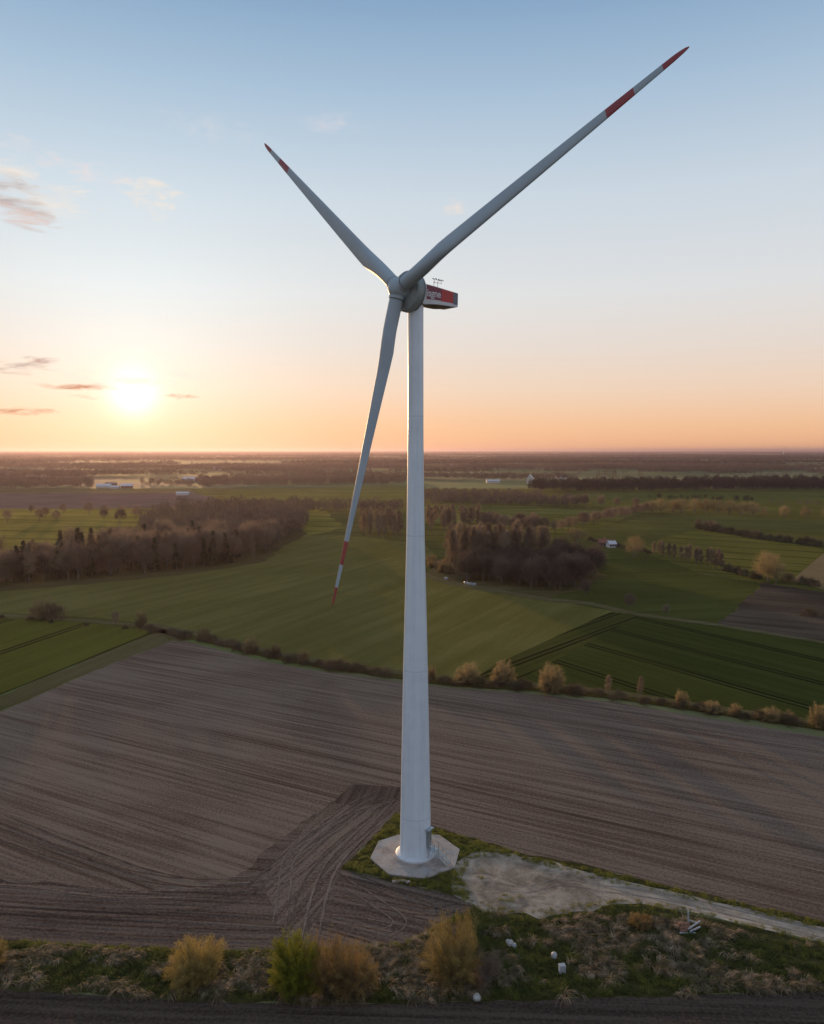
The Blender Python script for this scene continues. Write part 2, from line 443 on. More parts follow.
def sheet(name, poly, m, zlev, px=True, sub=False):
    P = [G(*p) if px else Vector((p[0], p[1], 0)) for p in poly]
    if name in RAG: P = ragged(P, *RAG[name])
    from mathutils.geometry import tessellate_polygon
    tris = tessellate_polygon([P])
    fixed = []
    for t in tris:
        a, b, c = (P[i] for i in t)
        fixed.append(tuple(t) if (b - a).cross(c - a).z > 0 else tuple(t[::-1]))
    me = bpy.data.meshes.new(name)
    me.from_pydata([(p.x, p.y, zlev) for p in P], [], fixed)
    me.materials.append(m)
    o = bpy.data.objects.new(name, me); COL.objects.link(o)
    return tag(o, kind='structure')

gm = ground_mat()
Rg = 60000
sheet('ground', [(-Rg, -300), (Rg, -300), (Rg, Rg), (-Rg, Rg)], gm, 0.0, px=False)

ROW = R(-28)
sheet('back_meadow', [(-400, 640), (-400, 488.5), (1200, 488.5), (1200, 640)], crop('back_meadow', (.045, .056, .022), (.105, .105, .04), R(-18), 35, .03, 40, .5), .012)
TRAM = pang((500, 663), (640, 612))
ditch = [(-120, 610), (-40, 614), (30, 618), (100, 622), (150, 628), (200, 638), (260, 653), (320, 665), (400, 676), (450, 683), (520, 687),
         (560, 690), (620, 697), (680, 706), (740, 715), (800, 724), (860, 734), (960, 750)]
def off(l, dy): return [(x, y + dy) for x, y in l]

# fields beyond the ditch
sheet('meadow', [(-120, 606)] + off(ditch[1:], -4) + [(960, 700), (900, 652), (824, 643), (718, 625), (640, 615), (590, 604), (548, 600), (450, 583), (425, 572), (440, 560),
      (425, 545), (400, 541), (340, 535), (300, 536), (262, 560), (200, 571), (100, 581), (0, 590), (-120, 600)],
      crop('young_cereal', (.075, .078, .030), (.135, .128, .052), TRAM + .25, 0, .16, 3, sheen=.72), .02)
sheet('cereal_field', [(515, 682), (640, 615), (718, 625), (824, 643), (900, 655), (980, 690), (980, 747), (860, 726), (740, 709), (620, 691)],
      crop('dark_cereal', (.026, .044, .014), (.055, .075, .022), R(-57), 21, .25, 1, sheen=.28), .05)
sheet('cereal_headland', [(496, 664), (610, 612), (640, 615), (520, 684), (470, 682)],
      crop('headland_cereal', (.035, .048, .016), (.068, .078, .025), TRAM, 9, .5, 2, sheen=.3), .035)
sheet('grass_field', [(-120, 617), (0, 618.5), (80, 622), (156, 632), (0, 695), (-160, 760)],
      crop('lush_grass', (.068, .082, .018), (.11, .122, .026), pang((0, 695), (155, 632)), 30, .25, 5), .03)
sheet('rough_margin', [(156, 632), (172, 641), (110, 664), (0, 712), (-160, 790), (-160, 760), (0, 696)],
      crop('rough_margin', (.085, .075, .042), (.14, .12, .075), pang((0, 695), (155, 632)), 0, .8, 4, .3), .025)
# right of the copse
sheet('pasture', [(425, 572), (450, 583), (548, 600), (640, 615), (718, 625), (762, 584), (700, 574), (650, 553), (600, 548), (555, 540), (425, 560)],
      crop('pasture', (.040, .054, .018), (.072, .088, .028), R(10), 0, .1, 7, .35, sheen=.35), .06)
sheet('fallow_field', [(718, 625), (764, 583), (824, 592), (960, 612), (960, 668), (824, 643)],
      crop('fallow', (.075, .055, .040), (.17, .125, .09), R(-30), 0, .15, 8, .5, sheen=0), .08)
sheet('stubble_field', [(792, 580), (824, 553), (960, 560), (960, 606), (824, 590)],
      crop('stubble', (.20, .13, .08), (.27, .19, .12), R(-60), 0, .3, 9), .08)
sheet('olive_field', [(640, 552), (660, 538), (700, 529), (824, 549), (824, 553), (792, 580), (762, 583), (700, 573)],
      crop('olive_grass', (.075, .080, .022), (.13, .125, .036), R(-35), 28, .12, 10), .08)
sheet('upper_field', [(560, 540), (625, 521), (680, 512), (900, 519), (960, 545), (824, 548), (700, 528), (660, 538), (640, 552), (600, 546)],
      crop('upper_grass', (.042, .055, .022), (.078, .088, .034), R(-20), 0, .05, 11, .3), .1)
sheet('striped_field', [(425, 504), (500, 505), (640, 513), (600, 528), (560, 536), (425, 528)],
      crop('striped_grass', (.045, .062, .020), (.16, .165, .05), R(-21), 26, .06, 12), .1)
sheet('far_green_field', [(590, 507), (600, 492), (830, 492), (960, 492), (960, 516), (824, 513), (660, 509)],
      crop('far_green', (.035, .058, .02), (.065, .088, .03), R(-10), 0, .04, 13), .12)
sheet('left_meadow', [(-150, 560), (-150, 508), (60, 506), (320, 506), (345, 528), (300, 538), (200, 545), (60, 555)],
      crop('sun_gold_meadow', (.075, .080, .022), (.22, .19, .05), R(-12), 40, .05, 14, .3, sheen=.8), .09)  # raking sunlight painted into the grass colour as gold stripes
sheet('brown_field', [(-150, 511), (0, 509), (190, 508), (215, 498), (195, 493), (-150, 494)],
      soil('far_brown_soil', R(10), (.10, .065, .055), (.17, .12, .10)), .14)
sheet('brown_field_upper', [(-150, 494), (195, 493), (190, 489), (-150, 488)],
      crop('pale_soil', (.11, .085, .055), (.15, .12, .075), R(10), 0, .05, 3), .14)
sheet('centre_far_field', [(215, 508), (230, 490), (400, 486), (425, 487), (425, 497), (340, 505)],
      crop('far_meadow', (.060, .080, .026), (.10, .115, .04), R(-8), 0, .04, 15), .14)
sheet('wood_floor', [(-150, 605), (0, 592), (100, 583), (200, 573), (264, 562), (282, 548), (306, 535), (300, 524), (200, 528), (100, 555), (0, 570), (-150, 575)],
      crop('leaf_litter', (.05, .042, .026), (.10, .08, .05), 0, 0, .5, 16), .12)
sheet('copse_floor', [(428, 574), (452, 584), (500, 590), (548, 598), (575, 592), (604, 578), (596, 562), (500, 556), (435, 560)],
      crop('copse_litter', (.05, .042, .03), (.11, .09, .062), 0, 0, .5, 17), .12)

# the ploughed land round the turbine
top = off(ditch[4:], 0)
sheet('ploughed_field', [(172, 641), (185, 641), (220, 650), (260, 660), (300, 668), (400, 682), (450, 688), (520, 693), (620, 703), (700, 717), (824, 737), (980, 765),
      (1060, 975), (824, 922), (626, 876), (583, 864), (528, 855), (436, 827), (396, 812), (341, 869), (464, 898), (473, 907), (412, 943), (275, 950), (165, 949), (0, 940), (-200, 934), (-200, 800), (0, 712), (110, 664)],
      soil('ploughed_soil', ROW), .008)
sheet('headland_soil', [(354, 785), (403, 787), (403, 815), (396, 812), (341, 869), (325, 906), (302, 949), (165, 949), (0, 940), (-200, 934), (-200, 850), (0, 878), (120, 893), (206, 890), (240, 873), (272, 846), (300, 822), (325, 808)],
      soil('headland_soil', R(-5), (.068, .045, .035), (.162, .117, .092), seed=3), .014)
sheet('turning_strip', [(354, 785), (403, 787), (403, 815), (381, 832), (341, 869), (325, 906), (306, 940), (280, 940), (272, 905), (262, 880), (285, 850), (325, 808)],
      soil('turning_soil', R(-112), (.072, .048, .037), (.20, .147, .115), seed=8), .020)
sheet('ploughed_corner', [(341, 869), (464, 898), (473, 907), (412, 943), (302, 949), (325, 906)],
      soil('corner_soil', R(-23), (.075, .050, .039), (.175, .127, .10), seed=11), .017)
sheet('ploughed_field_near', [(-260, 984), (0, 989), (153, 999), (320, 1005), (420, 1003), (824, 991), (1100, 982), (1100, 1500), (-260, 1500)],
      soil('near_soil', R(-3), (.042, .029, .023), (.095, .068, .054), seed=15), .008)
vg = crop('verge_turf', (.035, .038, .012), (.10, .090, .036), R(-5), 0, .5, 21, .5, sheen=.1)
sheet('verge', [(-260, 934), (0, 940), (165, 949), (275, 950), (412, 943), (473, 905), (490, 909), (540, 915), (600, 905), (640, 903), (824, 943), (1080, 1000), (1100, 983), (824, 991), (420, 1003.5), (320, 1005), (153, 999), (0, 989), (-260, 984)], vg, .016)
sheet('pad_turf', [(341, 869), (381, 830), (396, 812), (436, 827), (528, 855), (583, 864), (626, 876), (824, 922), (1080, 983), (1080, 990), (824, 928), (640, 885), (600, 878), (560, 870), (528, 862), (500, 856), (462, 862), (466, 878), (478, 905), (464, 898)],
      vg, .024)
sheet('gravel_area', [(452, 866), (470, 853), (495, 849), (520, 857), (550, 861), (575, 869), (608, 877), (640, 884.5), (640, 904), (612, 903), (596, 910), (570, 912), (545, 918), (520, 913), (500, 916), (476, 908), (458, 898), (450, 880)],
      gravel('churned_gravel', ROW, False), .034)
sheet('dirt_road', [(606, 877), (640, 884.5), (700, 898), (824, 927.5), (1080, 988), (1080, 1009), (824, 943), (700, 914), (640, 903.5), (602, 905)],
      gravel('track_gravel', R(-27), True, 1.3), .038)
# field track along the ditch, ditch bottom and pale lane beyond
pale = crop('pale_track', (.085, .075, .045), (.14, .12, .08), R(0), 0, .5, 30)
dark = crop('ditch_bank', (.025, .028, .012), (.06, .055, .03), R(0), 0, .5, 31)
sheet('field_track', [(x, y - 1.5) for x, y in ditch[4:]] + [(x, y - 5.5) for x, y in ditch[4:]][::-1], pale, .06)
sheet('field_track_west', [(-120, 610), (0, 616), (60, 620), (130, 626), (156, 632), (178, 642), (184, 641), (165, 629), (130, 623), (60, 617.5), (0, 614), (-120, 607)], pale, .055)
sheet('ditch', [(x, y + 3.2) for x, y in ditch[4:]] + [(x, y - 1.5) for x, y in ditch[4:]][::-1], dark, .055)
sheet('lane', [(425, 573), (450, 581), (548, 598), (590, 602), (640, 613.5), (718, 624), (824, 641.5), (980, 668), (980, 672), (824, 644), (718, 626.5), (640, 616.5), (590, 605.5), (548, 601.5), (448, 585), (425, 577)], pale, .14)

sheet('dark_soil_patch', [(350, 785), (404, 787), (404, 796), (384, 803), (352, 806), (332, 803)], soil('dark_soil', R(-100), (.06, .041, .032), (.125, .089, .070), seed=31), .026)  # one patch of darker soil at the corner of the turning strip
# wheel ruts left where the tractors turned
def rut(pts, wd, m, zlev, gap=0.0):
    P = [G(*p) for p in pts]
    C = []
    for i in range(len(P) - 1):                           # Catmull-Rom
        p0, p1, p2, p3 = P[max(0, i - 1)], P[i], P[i + 1], P[min(len(P) - 1, i + 2)]
        for k in range(10):
            t = k / 10
            C.append(.5 * ((2 * p1) + (p2 - p0) * t + (2 * p0 - 5 * p1 + 4 * p2 - p3) * t * t + (3 * p1 - p0 - 3 * p2 + p3) * t ** 3))
    C.append(P[-1]); V = []; Fc = []
    for sd in ((-gap, gap) if gap else (0,)):
        b0 = len(V)
        for i, c in enumerate(C):
            t = (C[min(i + 1, len(C) - 1)] - C[max(0, i - 1)]).normalized(); nv = Vector((-t.y, t.x, 0))
            ww = wd / 2 * (1 + .35 * math.sin(i * 1.7 + sd)) * min(1, .15 + 6 * min(i, len(C) - 1 - i) / len(C))
            for s2 in (1, -1): q = c + nv * (sd + s2 * ww); V.append((q.x, q.y, zlev))
        for i in range(len(C) - 1): Fc.append((b0 + 2 * i, b0 + 2 * i + 1, b0 + 2 * i + 3, b0 + 2 * i + 2))
    me = bpy.data.meshes.new('wheel_rut'); me.from_pydata(V, [], Fc); me.materials.append(m)
    tag(link('wheel_rut', me), kind='structure')
rd_ = soil('rut_soil', R(-60), (.078, .054, .042), (.13, .094, .073), seed=21)
rl_ = soil('pressed_soil', R(-100), (.13, .092, .072), (.225, .168, .134), seed=23)
for i, (pts, wd, m_, g_) in enumerate([
    ([(398, 792), (362, 818), (330, 842), (296, 872), (268, 884), (200, 892)], .30, rd_, .9), ([(396, 803), (360, 832), (326, 862), (306, 892), (296, 938)], .30, rd_, .9),
    ([(390, 797), (340, 825), (300, 850), (262, 876), (225, 880), (180, 878)], .22, rl_, .8), ([(386, 812), (352, 842), (330, 868), (318, 900), (310, 940)], .34, rl_, 1.0),
    ([(370, 800), (330, 826), (296, 850), (270, 872), (240, 895), (170, 908), (60, 905)], .26, rd_, .9), ([(380, 792), (352, 806), (318, 830), (290, 858), (284, 890), (278, 935)], .24, rl_, .8),
    ([(205, 886), (140, 872), (70, 846), (0, 818)], .3, rd_, .9), ([(240, 884), (160, 880), (80, 862), (-10, 832)], .2, rd_, .9), ([(206, 893), (120, 894), (40, 884), (-10, 880)], .3, rl_, .9),
    ([(0, 906), (90, 912), (180, 914), (290, 922)], .3, rd_, .9), ([(0, 922), (120, 930), (230, 934), (300, 934)], .25, rd_, .9), ([(330, 900), (380, 905), (430, 912), (465, 905)], .2, rd_, .8),
    ([(345, 874), (390, 892), (430, 908)], .2, rd_, .8), ([(340, 880), (372, 900), (400, 922), (380, 936)], .2, rl_, .8), ([(322, 918), (360, 922), (400, 930)], .2, rl_, .8),
    ([(310, 832), (352, 812), (402, 800)], .3, rl_, .0)]):
    rut(pts, wd, m_, .031 + .004 * i, g_)

gl_ = gravel('worn_gravel', R(-27), True); gd_ = plain('damp_gravel', (.18, .143, .115), (.27, .215, .178), 1.2, .95, .1)
for i, (pts, wd, g_) in enumerate([([(590, 888), (640, 893), (700, 905), (824, 935), (960, 968)], .30, .75),
                                   ([(600, 888), (560, 882), (524, 890), (490, 884)], .16, .7)]):
    rut(pts, wd, gd_, .046 + .004 * i, g_)

# ------------------------------------------------------------------ the wind turbine
TX, TD, HUB = 0.5, 108.3, 79.6
turb = empty('wind_turbine', (TX, TD, 0), 'tall white three-bladed wind turbine with red blade bands on an octagonal concrete pad', 'wind turbine')
yaw, tilt = R(48.2), R(5)
ax = Vector((-math.sin(yaw) * math.cos(tilt), -math.cos(yaw) * math.cos(tilt), math.sin(tilt)))   # out of the nose of the hub
hz = Vector((math.cos(yaw), -math.sin(yaw), 0))
up = hz.cross(ax); up = up if up.z > 0 else -up
T0 = Vector((0, 0, HUB))

b = MB()
prof = []
def tower_r(z_):
    return float(np.interp(z_, [.5, 11.3, 20, 28.8, 37.5, 45.8, 53, 61, 79], [2.27, 2.06, 1.90, 1.72, 1.49, 1.28, 1.16, 1.09, 1.06]))
for i in range(41):
    t = i / 40
    prof.append((tower_r(.55 + t * (HUB - 1.55)), .55 + t * (HUB - 1.55)))
b.lathe(prof, 64)
tower = b.build('tower', M['tower'], turb, True, 60)
for hgt in (6.2, 27.5, 46.5, 63):
    r = tower_r(hgt)
    s_ = MB(); s_.lathe([(r - .02, hgt - .05), (r + .013, hgt - .04), (r + .013, hgt + .04), (r - .02, hgt + .05)], 64, caps=False)
    s_.build('section_joint', M['joint_grey'], tower, True, 30)
fl = MB(); fl.lathe([(2.32, .34), (2.86, .35), (2.86, .60), (2.62, .72), (2.36, .74), (2.24, .78)], 64)
fl.build('base_flange', M['nac_white'], turb, True, 35)
bo = MB()
for k in range(0):
    a = 2 * math.pi * k / 48
    bo.box((2.74 * math.cos(a), 2.74 * math.sin(a), .70), (.07, .07, .12), a)

# door, landing, steps on the right of the base
da = R(-32)
def rot(x, y, zz, a=da): return Vector((x * math.cos(a) - y * math.sin(a), x * math.sin(a) + y * math.cos(a), zz))
dr = MB(); dr.box(rot(2.24, 0, 3.2), (.22, 1.15, 2.5), da); dr.box(rot(2.37, 0, 3.2), (.06, .9, 2.2), da)
door = dr.build('door', M['steel'], turb)
hd = MB(); hd.box(rot(2.43, .30, 3.1), (.06, .05, .3), da); hd.build('handle', M['joint'], door)
cb = MB(); cb.box(rot(2.52, -.2, 4.75), (.6, 1.5, .10), da); cb.build('door_canopy', M['steel'], turb)
sp = MB()
sp.box(rot(2.95, 0, 1.82), (1.1, 1.3, .07), da)
for sx in (2.55, 3.45):
    for sy in (-.6, .6): sp.tube([rot(sx, sy, .3), rot(sx, sy, 2.9)], [.035] * 2, 6)
for sy in (-.6, .6): sp.tube([rot(2.5, sy, 2.9), rot(3.5, sy, 2.9)], [.03] * 2, 6)
for i in range(8):
    p = rot(3.5 + .24 * (i + .5), 0, 1.75 - .19 * (i + .5)); sp.box(p, (.26, 1.1, .04), da)
for sy in (-.55, .55):
    sp.tube([rot(3.5, sy, 1.8), rot(5.45, sy, .28)], [.06] * 2, 6)
    sp.tube([rot(3.5, sy, 2.85), rot(5.45, sy, 1.33)], [.03] * 2, 6)
    for i in range(4): q = i / 3; sp.tube([rot(3.5 + 1.95 * q, sy, 1.8 - 1.5 * q), rot(3.5 + 1.95 * q, sy, 2.85 - 1.5 * q)], [.025] * 2, 5)
sp.build('stairs', M['steel'], turb)

# nacelle frame: X rearwards, Y to the lettered side, Z up
nt = R(1.5)
bx_ = Vector((math.sin(yaw) * math.cos(nt), math.cos(yaw) * math.cos(nt), -math.sin(nt))); uz_ = hz.cross(-bx_); uz_ = uz_ if uz_.z > 0 else -uz_
Mn = Matrix(((bx_.x, hz.x, uz_.x, 0), (bx_.y, hz.y, uz_.y, 0), (bx_.z, hz.z, uz_.z, HUB), (0, 0, 0, 1)))
nc = MB()
secs = [(-.6, 1.35, -1.35, 1.15), (.4, 1.45, -1.5, 1.20), (2.5, 1.45, -1.22, 1.12), (6.75, 1.35, -1.0, .92), (6.9, 1.25, -.90, .84)]
V = []
for x, hw, z0, z1 in secs:
    for (y, zz) in ((-hw, z0), (hw, z0), (hw, z1), (-hw, z1)): V.append(Mn @ Vector((x, y, zz)))
Fc = [(3, 2, 1, 0), (16, 17, 18, 19)]
for i in range(4):
    for k in range(4): Fc.append((i * 4 + k, i * 4 + (k + 1) % 4, (i + 1) * 4 + (k + 1) % 4, (i + 1) * 4 + k))
nc.add(V, Fc)
nac = nc.build('nacelle', M['nac_white'], turb)
# yaw bearing under it
yb = MB(); yb.lathe([(1.12, HUB - 1.6), (1.30, HUB - 1.45), (1.30, HUB - 1.0)], 40); yb.build('yaw_bearing', M['gen'], turb, True, 30)
# curved belly
be = MB(); V = []; Fc = []
n = 9
for i in range(n):
    x = 1.2 + i / (n - 1) * 5.5; q = i / (n - 1)
    zb = -1.28 + .36 * q; sag = .30 * math.sin(math.pi * min(1, q * 1.05)) ** .8
    for y, zz in ((-1.15, zb + .08), (-.7, zb - sag), (.7, zb - sag), (1.15, zb + .08)): V.append(Mn @ Vector((x, y, zz)))
for i in range(n - 1):
    for k in range(3): Fc.append((i * 4 + k, i * 4 + k + 1, (i + 1) * 4 + k + 1, (i + 1) * 4 + k))
    Fc.append((i * 4 + 3, i * 4, i * 4 + 4, i * 4 + 7))
Fc += [(0, 1, 2, 3), (n * 4 - 1, n * 4 - 2, n * 4 - 3, n * 4 - 4)]
be.add(V, Fc); be.build('belly_fairing', M['belly'], nac, True, 35)
# coloured side panels, a hair proud of the side
def sideY(x):
    for (xa, ha, _, _), (xb, hb, _, _) in zip(secs, secs[1:]):
        if xa <= x <= xb: return ha + (hb - ha) * (x - xa) / (xb - xa)
    return 1.3
def zr(x, q):
    for (xa, _, za, zA), (xb, _, zb, zB) in zip(secs, secs[1:]):
        if xa <= x <= xb:
            t = (x - xa) / (xb - xa); lo = za + (zb - za) * t; hi = zA + (zB - zA) * t
            return lo + (hi - lo) * q
    return 0
def panel(name, x0, x1, q0, q1, m, sgn=1):
    p = MB(); V = []; xs = [x0] + [x for x in (2.5, 6.75) if x0 < x < x1] + [x1]
    for x in xs:
        for q in (q0, q1):
            for dy in (-.02, .025): V.append(Mn @ Vector((x, sgn * (sideY(x) + dy), zr(x, q))))
    Fc = []
    for i in range(len(xs) - 1):
        a = i * 4; c = a + 4
        Fc += [(a + 1, c + 1, c + 3, a + 3), (a, a + 1, a + 3, a + 2), (a + 1, a, c, c + 1), (a + 3, c + 3, c + 2, a + 2)]
    c = (len(xs) - 1) * 4
    Fc.append((c, c + 2, c + 3, c + 1))
    p.add(V, Fc)
    return p.build(name, m, nac)
for sgn in (1, -1):
    panel('side_banner', .7, 3.5, .24, .97, M['nac_plum'], sgn)
    panel('side_banner', 3.5, 5.85, .22, .97, M['nac_red'], sgn)
    panel('rear_side_panel', 5.85, 6.74, .16, .985, M['nac_grey'], sgn)
fc = bpy.data.curves.new('lettering', 'FONT'); fc.body = 'isgne'; fc.size = 1.62; fc.extrude = .015; fc.offset = .025; fc.space_character = .98
fo = bpy.data.objects.new('tmp_text', fc); COL.objects.link(fo)
bpy.context.view_layer.update()
tm = bpy.data.meshes.new_from_object(fo)
bpy.data.objects.remove(fo)
lt = bpy.data.objects.new('lettering', tm); COL.objects.link(lt); lt.parent = nac
tm.materials.clear(); tm.materials.append(M['letter'])
xs_ = [v.co.x for v in tm.vertices]; wtxt = max(xs_) - min(xs_)
kx = 2.6 / wtxt
for v in tm.vertices:
    x = .75 + (v.co.x - min(xs_)) * kx
    v.co = Mn @ Vector((x, sideY(x) + .035 + v.co.z, zr(x, .40) + v.co.y * .86))
# rear grille
gr = MB()
for i in range(6): gr.box((6.94, 0, -.55 + i * .26), (.05, 1.9, .12), M=Mn)
gr.build('rear_grille', M['nac_grey'], nac)
# wind vanes and mast on the roof
an = MB()
for x, y in ((3.0, .4), (3.9, .2)):
    an.tube([Mn @ Vector((x, y, 1.1)), Mn @ Vector((x, y, 2.15))], [.035] * 2, 6)
an.tube([Mn @ Vector((2.9, .4, 1.95)), Mn @ Vector((4.6, .15, 2.12))], [.028] * 2, 6)
for x in (3.2, 3.9, 4.55):
    an.tube([Mn @ Vector((x, .25, 2.0)), Mn @ Vector((x, .25, 2.5))], [.025] * 2, 5)
    for k in range(3):
        a = k * 2.1 + x
        an.tube([Mn @ Vector((x, .25, 2.5)), Mn @ Vector((x + .22 * math.cos(a), .25 + .22 * math.sin(a), 2.5))], [.015] * 2, 4)
        an.box((x + .24 * math.cos(a), .25 + .24 * math.sin(a), 2.5), (.12, .12, .12), M=Mn)
an.build('anemometer', M['joint'], nac)

# generator drum
TG = T0 + ax * .55 - up * .04
ge = MB(); ge.lathe([(.7, -.35), (2.4, -.25), (2.58, -.10), (2.60, .35)], 64, TG, ax)
drum = ge.build('generator', M['gen_dark'], turb, True, 35)
g2 = MB(); g2.lathe([(2.60, .35), (2.72, .37), (2.72, 1.30), (2.58, 1.46)], 64, TG, ax, caps=False)
g2.build('stator_ring', M['gen'], drum, True, 35)
g3 = MB(); g3.lathe([(2.58, 1.44), (2.46, 1.42), (2.40, 1.36), (2.34, 1.44), (1.5, 1.62), (1.1, 1.70), (1.0, 1.8)], 64, TG, ax)
g3.build('rotor_cover', M['gen'], drum, True, 50)
rb_ = g3 = MB()
for k in range(0):
    a = 2 * math.pi * k / 12
    d1 = hz * math.cos(a) + up * math.sin(a)
    rb_.tube([T0 + ax * 1.36 + d1 * 1.5, T0 + ax * 1.20 + d1 * 2.52], [.07, .05], 5)

lm = MB()
for k in (-1, 1):
    lm.tube([T0 - ax * .0 + up * 2.7 + hz * .1 * k, T0 + up * 3.5 + hz * .25 * k], [.03, .02], 5)
lm.lathe([(.10, 3.0), (.12, 3.1), (.10, 3.35), (.02, 3.42)], 12, T0, up)
lm.build('lightning_rod', M['joint'], drum)

# hub, three sleeves and the blades
C0 = T0 + ax * 3.1
hb = MB()
pr = [(1.05, -1.45), (1.25, -1.0), (1.36, -.4), (1.34, .3), (1.22, .75), (.95, 1.1), (.5, 1.32), (.05, 1.38)]
hb.lathe(pr, 40, C0, ax)
hub = hb.build('hub', M['blade'], turb, True, 60)
LB, CONE, TH = 44.4, R(2.6), R(20.1)
def bladedir(th): return (hz * math.cos(th) + up * math.sin(th)) * math.cos(CONE) + ax * math.sin(CONE)
def blade(th):
    dr_ = bladedir(th)
    lead = (hz * math.sin(th) - up * math.cos(th)).normalized()
    nrm = dr_.cross(lead).normalized()
    if nrm.dot(ax) < 0: nrm = -nrm                     # towards the wind
    rs = [1.45, 2.0, 3.0, 4.2, 5.5, 7.0, 8.6, 10.2, 12, 14, 17, 20, 23, 26, 29, 32, 34.5, 34.9, 36.5, 38.3, 39.9, 41.6, 42.8, 43.6, 44.1, 44.4]
    def chord(r):
        if r < 3: return 1.86
        if r < 9:
            q = (r - 3) / 6; q = q * q * (3 - 2 * q); return 1.86 + (2.45 - 1.86) * q
        q = (r - 9) / (LB - 9); c = 2.45 * (1 - q) * .78 + .54
        if r > 42.5: c *= max(.10, math.sqrt(max(0, 1 - ((r - 42.5) / 1.95) ** 2)))
        return min(c, 2.45)
    def thick(r):
        if r < 3: return 1.86
        q = min(1, (r - 3) / 9); q = q * q * (3 - 2 * q)
        rel = 1.0 + (.26 - 1.0) * q
        if r > 12: rel = .26 - .09 * (r - 12) / 32
        return chord(r) * rel
    N = 28; V = []; 
    for r in rs:
        c, tk = chord(r), thick(r)
        q = min(1, max(0, (r - 3) / 6)); q = q * q * (3 - 2 * q)     # 0 round root .. 1 airfoil
        tw = R(-3) + R(8) * q * max(0, 1 - (r - 7) / 30) ** 1.5 if r > 3 else R(-3)
        cd = lead * math.cos(tw) + nrm * math.sin(tw); nd = nrm * math.cos(tw) - lead * math.sin(tw)
        pb = 0.0
        ctr = C0 + dr_ * r + nrm * pb
        for k in range(N):
            a = 2 * math.pi * k / N
            cx, sy = math.cos(a), math.sin(a)
            x_round = cx * c / 2; y_round = sy * tk / 2
            # airfoil: nose at +x, thin tail at -x, pitch axis at 30% chord
            s = (1 - cx) / 2
            yt = 5 * 1.0 * (.2969 * math.sqrt(s) - .126 * s - .3516 * s * s + .2843 * s ** 3 - .1015 * s ** 4) * tk
            x_air = (.32 - s) * c; y_air = yt * (1 if sy >= 0 else -1) * (1.0 if sy >= 0 else .75)
            x = x_round + (x_air - x_round) * q; y = y_round + (y_air - y_round) * q
            V.append(ctr + cd * x + nd * y)
    b_ = MB(); Fc = []; 
    o = 0
    b_.v = [tuple(v) for v in V]
    for i in range(len(rs) - 1):
        rm = (rs[i] + rs[i + 1]) / 2
        mi = 1 if (34.9 < rm < 38.3 or rm > 41.6) else 0
        for k in range(N):
            b_.f.append((i * N + k, i * N + (k + 1) % N, (i + 1) * N + (k + 1) % N, (i + 1) * N + k)); b_.m.append(mi)
    b_.f.append(tuple(range(N))); b_.m.append(0)
    b_.f.append(tuple(range((len(rs) - 1) * N, len(rs) * N))); b_.m.append(1)
    o = b_.build('blade', [M['blade'], M['red']], turb, True, 50)
    import bmesh
    bm = bmesh.new(); bm.from_mesh(o.data); bmesh.ops.recalc_face_normals(bm, faces=bm.faces); bm.to_mesh(o.data); bm.free()
    sv = MB(); sv.lathe([(1.02, .7), (1.04, 1.38), (.98, 1.42)], 36, C0, dr_)
    sv.build('blade_sleeve', M['blade'], hub, True, 35)
    jt = MB(); jt.lathe([(1.0, 1.40), (1.0, 1.50)], 36, C0, dr_, caps=False)
    jt.build('bearing_ring', M['joint'], o, True, 35)
for k in range(3): blade(TH + k * 2 * math.pi / 3)

# octagonal concrete pad with a raised plinth
pad_px = [(371.5, 851), (389, 835.5), (404, 834), (440, 834.5), (452, 841), (461, 854), (446, 871), (412, 876), (384, 868.5)]
pp = [G(*p) for p in [(371.5, 851), (390, 834.5), (441, 834.5), (452, 840), (461, 853.5), (446, 870.5), (411.5, 876), (384.5, 868.5)]]
# centre and mean radius of the surveyed corners give a true octagon
pd_ = MB()
oc = Vector((TX, TD + .2, 0))
R8 = 6.6
V = []
ang0 = R(11)
for zz, rr in ((0.0, R8), (.22, R8), (.25, R8 - .06)):
    for k in range(8):
        a = ang0 + k * math.pi / 4; V.append(oc + Vector((rr * math.cos(a), rr * math.sin(a), zz)))
Fc = [tuple(range(8))[::-1], tuple(range(16, 24))]
for j in range(2):
    for k in range(8): Fc.append((j * 8 + k, j * 8 + (k + 1) % 8, (j + 1) * 8 + (k + 1) % 8, (j + 1) * 8 + k))
pd_.add(V, Fc)
pad = empty('concrete_pad', (0, 0, 0), 'weathered octagonal concrete pad under the wind turbine tower', 'foundation')
pd_.build('slab', M['concrete'], pad)
pl = MB(); pl.lathe([(3.25, .25), (3.22, .33), (3.1, .345)], 48, (TX, TD, 0)); pl.build('plinth', M['concrete'], pad, True, 30)

